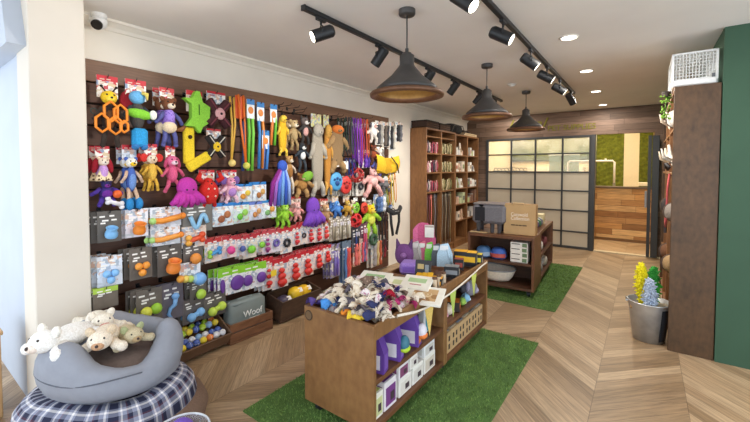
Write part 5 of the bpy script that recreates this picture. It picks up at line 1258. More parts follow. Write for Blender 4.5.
# ---- inside the near unit
pur = prn('#6a3f9a')
SH = .385; BS = .124
FXX = G1X+G1W/2-.012
def carton(label, y, z, d, base, panel, rz=0, dx=0, top=None, group=None, name='carton'):
    """d = (depth x, along y, height); panel faces the room"""
    t = thing(name, label, 'carton', (FXX-d[0]/2-.02+dx, y, z), rz, group)
    part(t, 'body', lambda q: q.box((0, 0, d[2]/2), d, prn(base), b=.003))
    part(t, 'front_panel', lambda q: (q.box((d[0]/2+.0008, 0, d[2]*.46), (.0016, d[1]*.78, d[2]*.66), prn(panel)), q.box((d[0]/2+.002, d[1]*.12, d[2]*.4), (.0012, d[1]*.3, d[2]*.3), prn('#4a3a42'))))
    part(t, 'end_panel', lambda q: q.box((0, -d[1]/2-.0008, d[2]*.5), (d[0]*.8, .0016, d[2]*.7), prn(panel)))
    if top: part(t, 'top_panel', lambda q: q.box((0, 0, d[2]+.0008), (d[0]*.85, d[1]*.85, .0016), prn(top)))
    return t
def hangbox(label, y, cols, toyc, h=.235):
    t = thing('toy_box', label, 'toy box', (FXX-.075, y, SH), R(14))
    part(t, 'carton', lambda q: (q.prism([(-.075, 0), (.075, 0), (.075, .12), (.03, h), (-.03, h), (-.075, .12)], .075, prn(cols[0]), 'xz')))
    part(t, 'label_panel', lambda q: (q.box((-.0, -.0385, .065), (.10, .002, .085), prn('#e9e4ee')), q.box((.0762, 0, .065), (.002, .05, .09), prn(cols[1]))))
    if toyc: part(t, 'toy', lambda q: (q.ell((.085, .012, .10), (.035, .045, .05), rub(toyc[0])), q.ell((.09, .012, .07), (.036, .046, .024), rub(toyc[1]))))
    return t
hangbox('purple toy box with a white panel at the near end of the middle shelf', 1.765, ('#5e3a92', '#7a55b0'), None)
hangbox('purple toy box holding a lime and teal ball on the middle shelf', 1.945, ('#6a45a0', '#8a66c0'), ('#38748a', '#b6d83a'))
hangbox('purple toy box with an orange panel right of the lime ball', 2.175, ('#6d48a6', '#ea8a3a'), ('#e7e2ec', '#ea7f35'))
t = thing('sleeved_mat', 'teal mat in a white pack hidden partly by the yellow pennant', 'mat', (FXX-.08, 2.40, SH), R(10))
part(t, 'pack', lambda q: q.box((0, 0, .11), (.05, .15, .22), prn('#e6e8ea'), b=.006)); part(t, 'mat', lambda q: q.ell((.028, 0, .10), (.012, .05, .085), rub('#3f9fb6')))
part(t, 'label_head', lambda q: q.box((.0262, 0, .195), (.002, .12, .03), prn('#9fb0b8')))
carton('white carton with a yellow top at the near end of the bottom shelf', 1.728, BS, (.20, .10, .155), '#ece8dc', '#cdd09a', top='#b9bd6a')
carton('white carton with a large plum panel, second on the bottom shelf', 1.86, BS, (.20, .135, .175), '#ece6ea', '#7b3f86', top='#6b3678')
carton('white carton with animal prints, lower of the third stack on the bottom shelf', 2.035, BS, (.19, .155, .115), '#eeeae4', '#e3ddd6')
carton('white carton with a plum panel, upper of the third stack', 2.015, BS+.116, (.19, .12, .094), '#eae6ea', '#8a4a72', top='#7c4168')
carton('white carton with a dark paw print, lower of the fourth stack', 2.20, BS, (.19, .145, .12), '#edeae4', '#d9d4cd')
carton('narrow white carton behind the plum one, upper of the fourth stack', 2.145, BS+.121, (.19, .10, .088), '#efece6', '#dcd6d0')
carton('white carton with brown dog print, lower of the far stack', 2.375, BS, (.19, .17, .12), '#eeeae2', '#d6cbbd')
carton('white carton with pale blue side, upper of the far stack', 2.37, BS+.121, (.19, .16, .088), '#edeeee', '#d3d0ca', top='#c6dcea')
# ---- inside the second near unit
def softball(label, y, z, r, c, c2, ear=False, name='plush_toy'):
    t = thing(name, label, 'plush toy', (FXX-.03-r, y, z), R(20))
    part(t, 'body', lambda q: q.ell((0, 0, r*.95), (r, r, r*.95), fur(c), seg=16, ring=12)); part(t, 'muzzle', lambda q: q.ell((r*.8, 0, r*.7), (r*.35, r*.45, r*.35), fur(c2)))
    for s in (-1, 1): part(t, 'ear', lambda q: q.ell((0, s*r*.85, r*1.3), (r*.25, r*.4, r*.55), fur(c2 if ear else c)))
softball('round pink plush at the near end of the second unit shelf', 2.685, SH, .05, '#e58aa6', '#f0b2c4')
softball('round cream plush next to the pink one', 2.80, SH, .045, '#e9dcc8', '#d9c3a4')
boxthing('game_box', 'orange box with a dark front on the second unit shelf', 'carton', (FXX-.10, 2.93, SH), (.14, .12, .08), prn('#3a2f2c'), R(20), [((0, 0, .0808), (.13, .11, .0016), prn('#d97a2c'), 'top_print'), ((.071, 0, .04), (.0016, .09, .04), prn('#c86a28'), 'front_print')])
boxthing('game_box', 'dark grey box at the back of the second unit shelf', 'carton', (FXX-.24, 2.95, SH), (.10, .16, .16), prn('#33343a'), R(5), [((.0508, 0, .09), (.0016, .12, .08), prn('#5f6672'), 'front_print')])
softball('small lime green soft ball toy on the second unit shelf', 3.07, SH, .036, '#9fc85a', '#c6dc9a')
softball('small pale blue soft toy beside the grey elephant', 3.16, SH, .042, '#8fc0e0', '#c0dcee')
softball('big grey elephant plush with lilac ears at the far end of the shelf', 3.33, SH, .088, '#8f8d96', '#a8a2bc', True)
softball('navy blue plush behind the orange box', 2.86, SH+.082, .045, '#3a4468', '#55608a') if 0 else None
kr = '#c3a276'
for i in range(6):
    y = 2.665+.142*i
    t = thing('kraft_box', 'brown kraft box with cut-out windows, %s in the row on the bottom shelf' % ('nearest', 'second', 'third', 'fourth', 'fifth', 'last')[i], 'carton', (FXX-.095, y, BS), 0, 'kraft boxes along the bottom shelf')
    part(t, 'body', lambda q: q.box((0, 0, .085), (.16, .135, .17), M(kr, .75, var=.08, scale=30), b=.003))
    part(t, 'window', lambda q: [q.box((.0805, s*.03, z), (.002, .026, .04), M('#3a2c20')) for s in (-1, 1) for z in (.05, .115)])
    part(t, 'goods', lambda q: q.box((0, 0, .172), (.13, .11, .012), prn(('#8f8f93', '#b9a58c', '#7d7f86', '#c0b29c', '#8a8078', '#a7a29a')[i]), b=.004))
# ---- bunting along the unit edge
t = thing('bunting', 'cream ribbon bunting with three pennants along the low units', 'bunting', (0, 0, 0))
bx = G1X+G1W/2+.014
ys = [(1.86, .705), (2.10, .655), (2.34, .628), (2.62, .632), (2.86, .65), (3.10, .675), (3.30, .70), (3.44, .708)]
part(t, 'ribbon', lambda q: flat_strip(q, [(bx, y, z) for y, z in ys], .018, fab('#ece2d2'), .004))
for y, z, c, w, h, nm in ((2.27, .632, '#e2c46c', .125, .20, 'pale yellow'), (2.665, .632, '#b3c860', .11, .20, 'lime'), (3.10, .668, '#c6cf62', .12, .19, 'yellow green')):
    part(t, 'pennant', lambda q: q.prism([(y-w/2, z), (y+w/2, z), (y+.004, z-h)], .003, fab(c), 'yz', (bx+.003, 0, 0)), nm+' pennant')
for y, z in (ys[0], ys[-1]): part(t, 'drawing_pin', lambda q: q.cyl((bx-.012, y, z-.01), (bx+.004, y, z-.01), .006, M('#c9c2b4', .3, .8)))

# ================================================================== goods on the second island
U = Matrix.Translation((-1.463, 4.675, .012)) @ Matrix.Rotation(R2, 4, 'Z')
def uu(x, y, z): return U @ Vector((x, y, z))
UT = .746
t = thing('cat_house', 'dark grey felt cat house on four stubby legs', 'cat house', uu(-.20, .22, UT), R2+R(2))
felt = M('#77757a', .95, var=.12, scale=60, bump=.3)
part(t, 'shell', lambda q: (q.box((.09, 0, .245), (.30, .32, .25), felt, b=.035), q.box((-.13, .0, .245), (.10, .32, .25), felt, b=.035)))
part(t, 'doorway', lambda q: q.box((-.075, -.163, .245), (.13, .012, .18), M('#26262b', .9), b=.02), 'dark round-cornered doorway')
part(t, 'lid', lambda q: q.box((.03, 0, .377), (.40, .30, .018), M('#8a8280', .9, bump=.2), b=.006))
for sx in (-.11, .07, .16): 
    for sy in (-.09, .10): 
        if sx == .07 and sy > 0: continue
        part(t, 'leg', lambda q: q.cyl((sx, sy, .0), (sx, sy, .125), .022, M('#4e4b4c', .9), .030))
boxthing('card_sheet', 'pale kraft card lying flat under the cat house', 'card', uu(-.28, .05, UT), (.22, .07, .010), M('#cdb184', .8), R2, [((0, 0, .0106), (.15, .03, .0012), prn('#b7986a'))])
t = thing('paper_bag', 'tan paper carrier bag with white lettering on the second display unit', 'paper bag', uu(.205, .22, UT), R2+R(-1))
kraft = M('#c6a271', .75, var=.05, scale=10)
part(t, 'bag', lambda q: q.prism([(-.19, 0), (.19, 0), (.192, .385), (-.188, .385)], .15, kraft, 'xz'))
part(t, 'gusset', lambda q: (q.box((.192, 0, .195), (.006, .12, .37), M('#ad8858', .75)), q.box((0, 0, .387), (.37, .13, .004), M('#a58255'))))
part(t, 'handle', lambda q: q.tube([(-.08, -.078, .37), (-.07, -.08, .402), (.05, -.08, .402), (.06, -.078, .37)], .006, M('#d6b684')))
FT = lambda x, z: T(x, -.077, z) @ FACE_NY
wtx = M('#f4ead8', .6)
text_mesh('print', 'Cotswold', .062, wtx, t, FT(.0, .255), .0008, label='white lettering, upper line', width=.20)
text_mesh('print', 'Collection', .062, wtx, t, FT(.01, .205), .0008, label='white lettering, lower line', width=.22)
part(t, 'print_line', lambda q: [q.box((x, -.0775, .12), (w, .001, .014), M('#5a442c', .6)) for x, w in ((-.072, .05), (-.026, .03), (.014, .038), (.066, .052))], 'small dark line of print')
# shelf goods
m2 = .415
for x, cb, cl, lab in ((-.24, '#4f7db0', '#9fb8d0', 'light blue and white packed feeding bowl on the middle shelf, left'), (-.045, '#3f66b8', '#c45a50', 'royal blue packed bowl with a red label on the middle shelf')):
    t = thing('packed_bowl', lab, 'bowl', uu(x, .15, m2), R2)
    part(t, 'bowl', lambda q: q.lathe([(0, 0), (.085, 0), (.105, .03), (.10, .075), (.085, .115), (.06, .135), (0, .14)], rub(cb), 20))
    part(t, 'label_band', lambda q: q.grid(lambda u, v: Vector((.108*cos(-pi*.85+u*pi*.7), .108*sin(-pi*.85+u*pi*.7), .025+.05*v)), 12, 2, prn(cl)))
for i in range(4):
    t = thing('white_carton', 'long white carton with green cat print, %s of the stack on the middle shelf' % ('lowest', 'second', 'third', 'topmost')[i], 'carton', uu(.225, .13, m2+.063*i), R2+R((0, 1, -1, .5)[i]), 'white cartons stacked on the middle shelf')
    part(t, 'body', lambda q: q.box((0, 0, .031), (.205, .16, .061), prn('#efeae0'), b=.002)); part(t, 'print', lambda q: (q.box((.065, -.0806, .03), (.055, .0016, .045), prn('#6f8560')), q.box((-.04, -.0806, .04), (.10, .0016, .010), prn('#5a5248'))))
t = thing('litter_tray', 'large beige and grey litter tray on the bottom shelf', 'litter tray', uu(-.09, .20, .125), R2)
part(t, 'tray', lambda q: q.lathe([(0, 0), (.16, 0), (.20, .05), (.235, .135), (.24, .15), (.228, .15), (.195, .06), (.15, .015), (0, .012)], M('#f4e8d6', .45), 36, sx=1.05, sy=.74))
part(t, 'rim', lambda q: q.tube([(.25*cos(a), .176*sin(a), .152+.010*sin(a)) for a in [2*pi*k/36 for k in range(37)]], .010, M('#8f9093', .5), seg=6, caps=False))
# far unit, open towards the aisle
V = Matrix.Translation((-1.463-.51*sin(R2), 4.675+.51*cos(R2), .012)) @ Matrix.Rotation(R2, 4, 'Z')
def vv(x, y, z): return V @ Vector((x, y, z))
boxthing('carton', 'pale yellow carton on top of the far display unit', 'carton', vv(.27, .80, .746), (.12, .20, .15), prn('#e9dcae'), R2, [((0, -.1008, .08), (.08, .0016, .06), prn('#cfc48a')), ((.0608, 0, .08), (.0016, .12, .06), prn('#d8cc94'))])
for i, (y, c, lab) in enumerate(((.25, '#6a5a72', 'muted violet soft pack lying on the far display unit'), (.42, '#4a7a5a', 'dark green soft pack lying on the far display unit'), (.58, '#7b7f86', 'grey soft pack lying on the far display unit'))):
    t = thing('soft_pack', lab, 'pack', vv(.26, y, .746), R2); part(t, 'pack', lambda q: q.ell((0, 0, .06), (.09, .075, .06), fab(c), pw=.7)); part(t, 'tag', lambda q: q.box((.06, 0, .11), (.05, .04, .004), prn('#e2ddd2'), Euler((0, R(35), 0))))
for i, (y, z, c, lab) in enumerate(((.35, .415, '#d9d3cc', 'white bundle on the middle shelf of the far display unit'), (.75, .415, '#7a3f42', 'dark red bundle on the middle shelf of the far display unit'), (.35, .112, '#8c8a88', 'grey coiled bundle on the bottom shelf of the far display unit'), (.80, .112, '#c9c4ba', 'cream bundle on the bottom shelf of the far display unit'))):
    t = thing('soft_pack', lab, 'pack', vv(.28, y, z), R2); part(t, 'pack', lambda q: q.ell((0, 0, .08), (.11, .13, .08), fab(c), pw=.75)); part(t, 'strap', lambda q: q.torus((0, 0, .08), .1, .012, fab('#3a3638'), 'x', 16, 6, sc=(1.30, .66)))

# ================================================================== goods in the tall bookcases
rnd = random.Random(5)
FX = -3.04
cc1 = ['#c25a6a', '#a03a4c', '#d7a0a4', '#e8dcd2', '#7a3048', '#4a4450', '#b98a8e']
cc2 = ['#c9b98a', '#8f8a5a', '#e2d6b2', '#a89a6e', '#6f6a48', '#d9c9a2']
rowname = {1.86: 'upper', 1.52: 'second', 1.17: 'third'}
# bookcase one: hung collars above, long leads below
for b_, (yc, cols) in enumerate(((5.645+.305, cc1), (5.645+.915, cc2))):
    for z in (1.86, 1.52, 1.17):
        n = 6
        for k in range(n):
            y = yc-.20+.40*k/(n-1); c = cols[(k+int(z*10)) % len(cols)]; h = .19+.03*rnd.random()
            t = thing('collar_pack', '%s collar pack on the %s shelf, %s bay of the collar bookcase' % ({0: 'rosy', 1: 'olive'}[b_], rowname[z], ('left', 'right')[b_]), 'collar', (FX-.05, y, z+.013), R(rnd.uniform(-8, 8)), 'collar packs on the %s shelf of the %s bay' % (rowname[z], ('left', 'right')[b_]))
            part(t, 'card', lambda q: q.box((0, 0, h/2), (.006, .045, h), prn(c), Euler((R(rnd.uniform(-10, 10)), 0, 0)), b=.001))
            part(t, 'collar', lambda q: q.tube([(.012, 0, h*.15), (.02, .008, h*.5), (.012, 0, h*.85)], .010, fab(cols[(k+2) % len(cols)]), seg=7))
    for k in range(7):
        y = yc-.22+.44*k/6; c = (['#4a4a52', '#6b4a4a', '#7a3a42', '#e07a6a', '#5b4030', '#8c8a90', '#3a3436'] if b_ == 0 else ['#6b5b48', '#8d8478', '#5a4a3a', '#a59a86', '#4c443c', '#7d7062', '#9b8f6a'])[k]
        nm = (['charcoal', 'dull brown', 'maroon', 'coral', 'chestnut', 'silver grey', 'near black'] if b_ == 0 else ['taupe', 'ash grey', 'dark tan', 'stone', 'umber', 'mushroom', 'olive tan'])[k]
        t = thing('dog_lead', '%s dog lead hanging long in the %s bay of the collar bookcase' % (nm, ('left', 'right')[b_]), 'lead', (FX-.06, y, 1.14), 0, 'long leads in the %s bay' % ('left', 'right')[b_])
        part(t, 'strap', lambda q: flat_strip(q, [(0, 0, 0), (.01, .008, -.35), (0, -.006, -.75), (.006, .004, -.98+.05*rnd.random())], .024, fab(c), .006))
        part(t, 'handle_loop', lambda q: q.torus((0, 0, -.05), .028, .007, fab(c), 'x', 14, 6, sc=(.8, 1.4))); part(t, 'clip', lambda q: q.cyl((.003, .003, -1.0), (.003, .003, -.93), .009, M('#c0bdb6', .3, .9)))
    o = MB().cyl((FX-.06, yc-.26, 1.145), (FX-.06, yc+.26, 1.145), .006, hookm).build('hanging_rail'); tag(o, 'thin rail carrying the long leads in the %s bay of the collar bookcase' % ('left', 'right')[b_], 'rail')
# bookcase two: cartons, tubs and bags of treats
pal = [['#efeae0', '#d9c9b4', '#e4b7a2', '#f2efe8'], ['#e9e6dc', '#b7c79a', '#f0eee6', '#c9a58a']]
sn = {.12: 'bottom', .53: 'sixth', .86: 'fifth', 1.19: 'fourth', 1.52: 'third', 1.86: 'second'}
for b_, yc in ((0, 6.87+.3125), (1, 6.87+.9375)):
    for z in (.53, .86, 1.19, 1.52, 1.86):
        y = yc-.24; k = 0
        while y < yc+.20:
            w = rnd.uniform(.08, .13); h = rnd.uniform(.13, .26); d = rnd.uniform(.08, .14)
            c = rnd.choice(['#f0ece4', '#ece6dc', '#e6d8c6', '#f4f2ee', '#d8b49c', '#c8d0a6', '#dcdfe2', '#c66a4a', '#8f9a6a'] if b_ == 0 else ['#efebe3', '#d9d4cc', '#6a6668', '#e8ded0', '#b8c290', '#f2f0ea', '#8c6a58'])
            nm = {'#f0ece4': 'white', '#ece6dc': 'off white', '#e6d8c6': 'cream', '#f4f2ee': 'bright white', '#d8b49c': 'peach', '#c8d0a6': 'sage', '#dcdfe2': 'pale grey', '#c66a4a': 'terracotta', '#8f9a6a': 'olive', '#efebe3': 'white', '#d9d4cc': 'stone', '#6a6668': 'dark grey', '#e8ded0': 'cream', '#b8c290': 'pale green', '#f2f0ea': 'bright white', '#8c6a58': 'brown'}[c]
            ps = ('first', 'second', 'third', 'fourth', 'fifth', 'sixth', 'seventh')[k]
            kind = rnd.choice(('carton', 'carton', 'pouch', 'tub'))
            lab = '%s treat %s, %s on the %s shelf, %s bay of treat bookcase' % (nm, kind, ps, sn[z], ('left', 'right')[b_])
            t = thing('treat_'+kind, lab, {'carton': 'carton', 'pouch': 'treat pouch', 'tub': 'tub'}[kind], (FX-.02-d/2, y+w/2, z+.0125), R(rnd.uniform(-5, 5)), 'treats in the far bookcase')
            if kind == 'carton': part(t, 'body', lambda q: q.box((0, 0, h/2), (d, w*.94, h), prn(c), b=.002)); part(t, 'label_panel', lambda q: q.box((d/2+.0006, 0, h*.5), (.0012, w*.6, h*.4), prn(rnd.choice(['#9a7a5a', '#5a5a5e', '#b46a5a', '#7f8f5a']))))
            elif kind == 'pouch': part(t, 'body', lambda q: q.grid(lambda u, v: Vector((d*.4*cos(2*pi*u)*(1-v)**.6, w*.46*sin(2*pi*u)*(1-.1*v), h*v)), 16, 6, prn(c), cu=True)); part(t, 'label_panel', lambda q: q.box((d*.31, 0, h*.4), (.004, w*.5, h*.3), prn('#a58a6a'), Euler((0, R(-14), 0))))
            else: part(t, 'body', lambda q: q.cyl((0, 0, 0), (0, 0, h*.7), w*.45, prn(c))); part(t, 'lid', lambda q: q.cyl((0, 0, h*.7), (0, 0, h*.78), w*.46, prn('#8f8a84')))
            y += w+rnd.uniform(.002, .02); k += 1
# on top of the tall bookcases
wick = M('#3f2c22', .8, var=.35, scale=70, bump=.6)
def basket(label, y, w, h, x=-3.19):
    t = thing('wicker_basket', label, 'basket', (x, y, 2.312))
    part(t, 'body', lambda q: (q.box((0, 0, .008), (.30, w, .016), wick), [q.box((s*.145, 0, h/2), (.014, w, h), wick, b=.004) for s in (-1, 1)], [q.box((0, s*(w/2-.007), h/2), (.28, .014, h), wick, b=.004) for s in (-1, 1)]))
    part(t, 'rim', lambda q: q.tube([(-.15, -w/2, h), (.15, -w/2, h), (.15, w/2, h), (-.15, w/2, h), (-.15, -w/2, h)], .011, M('#2f2019', .8), seg=6)); part(t, 'weave_band', lambda q: [q.tube([(.153, -w/2, z), (.153, w/2, z)], .006, M('#6a4a36', .8), seg=5) for z in (h*.3, h*.6)])
basket('dark wicker basket on the near end of the collar bookcase', 5.90, .46, .12)
basket('dark wicker basket on the collar bookcase, behind the nearest one', 6.40, .44, .11)
t = thing('mesh_pet_tent', 'black mesh pet carrier lying on top of the tall bookcases', 'pet carrier', (-3.19, 7.0, 2.300))
part(t, 'body', lambda q: q.ell((0, 0, .10), (.15, .34, .10), M('#1e1c1d', .9, var=.5, scale=60, bump=.5), pw=.6)); part(t, 'frame', lambda q: q.tube([(.155, -.32, .02), (.16, -.2, .16), (.16, .2, .16), (.155, .32, .02)], .008, M('#55504a'))); part(t, 'strap', lambda q: flat_strip(q, [(.15, -.1, .02), (.165, -.1, .1), (.1, -.1, .19)], .03, fab('#3a3633'), .006))
boxthing('long_carton', 'long pale carton on the far end of the treat bookcase', 'carton', (-3.10, 7.66, 2.292), (.12, .72, .055), prn('#cbb592'), 0, [((.0608, 0, .028), (.0016, .5, .02), prn('#a58c68'))])
for y, nm, c in ((7.45, 'brown', '#4a3527'), (7.72, 'blackish', '#2a2524'), (7.95, 'dark umber', '#3d2f28')):
    t = thing('bundle', '%s fleece bundle behind the long pale carton on the bookcase' % nm, 'bundle', (-3.26, y, 2.292)); part(t, 'roll', lambda q: q.ell((0, 0, .075), (.09, .13, .075), fur(c), pw=.8)); part(t, 'band', lambda q: q.torus((0, 0, .075), .076, .008, fab('#7a6a58'), 'y', 16, 6, sc=(1.15, 1)))

# ================================================================== right hand bookcase: goods facing left, crate on top, bucket below
RX = .215
gd = [(.613, 4.45, 'dark tan hide chew roll on the low shelf of the right bookcase', '#a98a62', 'roll'), (.613, 5.1, 'brown chew bundle on the low shelf of the right bookcase', '#6f4a30', 'roll'),
      (1.113, 4.35, 'grey rope bundle on the middle shelf of the right bookcase', '#8a8078', 'roll'), (1.563, 4.40, 'white antler chew on the upper shelf of the right bookcase', '#e6ddd0', 'antler'), (1.563, 5.12, 'cream antler chew behind the white one on the upper shelf', '#d6c6ae', 'antler'),
      (1.963, 4.30, 'white fleece roll on the top shelf of the right bookcase', '#ece7de', 'roll'), (1.963, 5.1, 'bone coloured antler on the top shelf of the right bookcase', '#ddd0bc', 'antler'), (1.113, 5.1, 'black leather bundle on the middle shelf of the right bookcase', '#332b2a', 'roll')]
for z, y, lab, c, kd in gd:
    t = thing('chew_'+kd if kd == 'antler' else 'bundle', lab, 'chew', (RX+.03, y, z), 0)
    if kd == 'roll': part(t, 'roll', lambda q: q.ell((0, 0, .085), (.09, .12, .085), fur(c), pw=.8)); part(t, 'band', lambda q: q.torus((0, 0, .085), .08, .009, fab('#5a4a40'), 'y', 16, 6, sc=(1.18, 1.12)))
    else: part(t, 'stem', lambda q: q.tube([(.03, -.12, .03), (-.02, -.02, .08), (-.05, .06, .16), (-.06, .10, .26)], [.03, .028, .022, .01], M(c, .5))); part(t, 'tine', lambda q: (q.tube([(-.03, .0, .10), (-.10, -.04, .14), (-.12, -.06, .22)], [.02, .016, .006], M(c, .5)), q.tube([(-.05, .05, .15), (-.09, .12, .16)], [.016, .005], M(c, .5))))
t = thing('dog_lead', 'faded red lead draped down the front of the right bookcase', 'lead', (.192, 4.42, 1.55))
red = fab('#b04a4c')
part(t, 'strap', lambda q: flat_strip(q, [(.0, 0, 0), (-.012, -.01, -.12), (-.012, .06, -.32), (-.018, .12, -.46), (-.02, .02, -.50)], .03, red, .008)); part(t, 'strap_end', lambda q: flat_strip(q, [(0, 0, 0), (-.014, -.03, -.16), (-.016, -.07, -.42), (-.02, .0, -.5)], .026, red, .008))
part(t, 'clip', lambda q: q.cyl((-.02, .02, -.56), (-.02, .02, -.49), .012, M('#4a4648', .3, .8)))
t = thing('pet_toy_hanger', 'cluster of black handled leads hooked on the right bookcase front', 'lead', (.19, 4.3, 1.62)); part(t, 'handle', lambda q: q.tube([(-.01, -.10, -.01), (-.03, -.02, .02), (-.03, .06, .0), (-.01, .13, -.03)], .014, M('#2a2628'))); part(t, 'hook', lambda q: q.tube([(.02, 0, .03), (-.02, 0, .03), (-.03, 0, .01)], .005, hookm))
t.name = 'dog_lead'
# trailing plant
t = thing('trailing_plant', 'small bright green trailing plant at the top left of the right bookcase', 'plant', (.145, 4.22, 2.20)); lf = M('#7fae3c', .6, var=.25)
rr = random.Random(2)
def leaves(q):
    for k in range(60):
        a, z = rr.uniform(0, 2*pi), rr.uniform(-.16, .06); r_ = rr.uniform(.01, .045)
        q.ell((r_*cos(a), r_*sin(a), z), (.014, .009, .004), lf, Euler((rr.uniform(-1, 1), rr.uniform(-1, 1), a)), seg=6, ring=4)
part(t, 'foliage', leaves); part(t, 'stem', lambda q: [q.tube([(.03, 0, .06), (0, .01*k, .0), (-.01, .012*k-.01, -.15)], .003, M('#4f7a2c'), seg=5) for k in (-1, 0, 1)]); part(t, 'clip_pot', lambda q: q.cyl((.0, 0, .04), (.0, 0, .085), .03, M('#3a2f28'), .034))
# white carrier
t = thing('pet_carrier', 'white plastic lattice pet carrier on top of the right bookcase', 'pet carrier', (.325, 4.42, 2.302))
wp_ = M('#e4e6e6', .35); cw, cd, ch = .30, .60, .285
part(t, 'base_tray', lambda q: q.box((0, 0, .03), (cw, cd, .06), wp_, b=.012))
def lat(q):
    nx, ny, nz = 13, 22, 8
    for s in (-1, 1):
        for i in range(nx+1):
            x = -cw/2+.012+(cw-.024)*i/nx; q.box((x, s*(cd/2-.012), .165), (.0045, .0045, .22), wp_)
        for k in range(nz+1): q.box((0, s*(cd/2-.012), .06+.21*k/nz), (cw-.02, .0045, .0045), wp_)
        for i in range(ny+1):
            y = -cd/2+.012+(cd-.024)*i/ny; q.box((s*(cw/2-.012), y, .165), (.0045, .0045, .22), wp_)
        for k in range(nz+1): q.box((s*(cw/2-.012), 0, .06+.21*k/nz), (.006, cd-.02, .005), wp_)
part(t, 'lattice', lat)
part(t, 'lid', lambda q: q.box((0, 0, ch-.008), (cw, cd, .016), wp_, b=.005)); [part(t, 'corner_clip', lambda q: q.box((sx*(cw/2-.008), sy*(cd/2-.008), .16), (.016, .016, .24), wp_)) for sx in (-1, 1) for sy in (-1, 1)]; part(t, 'latch', lambda q: q.box((.12, -cd/2-.002, .07), (.02, .01, .03), M('#5a6066')))
# galvanised bucket with chews and feather wands
BKX, BKY = .06, 4.27
gal = M('#cfd2d3', .32, .6, var=.12, scale=14)
t = thing('metal_bucket', 'galvanised metal bucket of chews beside the right bookcase', 'bucket', (BKX, BKY, .002))
part(t, 'pail', lambda q: q.lathe([(0, .004), (.118, .004), (.123, 0), (.165, .355), (.17, .36), (.162, .358), (.12, .02), (0, .015)], gal, 32))
part(t, 'rim', lambda q: q.torus((0, 0, .358), .168, .006, gal, 'z', 32, 6)); part(t, 'dark_label', lambda q: q.grid(lambda u, v: Vector((cos(-.95+u*.8)*(.127+.038*v), sin(-.95+u*.8)*(.127+.038*v), .02+.30*v)), 8, 4, M('#2b2f36', .5)), 'dark label on the side')
part(t, 'handle', lambda q: q.tube([(-.17, 0, .335), (-.18, -.03, .37), (-.16, -.10, .38)], .006, gal)); [part(t, 'ear_lug', lambda q: q.cyl((s*.160, 0, .335), (s*.18, 0, .335), .016, gal)) for s in (-1, 1)]
rr = random.Random(8)
for k in range(14):
    a = k*2.4; r_ = .02+.09*(k/14)**.6; z = .300+.014*(k % 3)
    nm, c = (('tan', '#b8946a'), ('brown', '#6b4a34'), ('cream', '#d8c6a8'))[k % 3]
    t = thing('hide_chew', '%s knotted hide chew in the metal bucket' % nm, 'chew', (BKX+r_*cos(a), BKY+r_*sin(a), z), a, '%s hide chews in the bucket' % nm)
    part(t, 'stick', lambda q: q.tube([(-.045, 0, 0), (0, .008, .006), (.045, 0, 0)], .014, M(c, .7, var=.2), seg=7)); part(t, 'knot', lambda q: [q.ell((s*.045, 0, 0), .02, M(c, .7, var=.2), seg=8, ring=6) for s in (-1, 1)])
def wand(label, x, y, h, c, c2=None, lean=(0, 0)):
    t = thing('feather_wand', label, 'cat toy', (BKX+x, BKY+y, .04)); r0 = random.Random(int(h*1000))
    top = Vector((lean[0], lean[1], h))
    part(t, 'stick', lambda q: q.tube([(0, 0, 0), top*.55], .005, M('#8a8a80')))
    def fl(q):
        for k in range(280):
            u = .40+.60*k/280; p = top*u; a = k*2.4; rr_ = .070*sin(pi*min(1, (u-.40)/.62))**.5*r0.uniform(.5, 1.1)
            q.tube([p, p+Vector((cos(a)*rr_*.6, sin(a)*rr_*.6, .012)), p+Vector((cos(a)*rr_, sin(a)*rr_, r0.uniform(-.01, .03)))], [.009, .010, .003], fur(c if not c2 or k < 180 else c2), seg=5)
    part(t, 'feathers', fl)
wand('bright yellow feather wand standing in the metal bucket', -.035, -.02, .66, '#ecdf1e', lean=(-.03, -.02))
wand('green feather wand standing in the metal bucket', .02, -.02, .64, '#3fae3a', '#2f8f34', lean=(.01, -.01))
wand('silvery blue feather wand in front of the green one in the bucket', .01, -.07, .54, '#b9c6da', lean=(-.01, -.02))
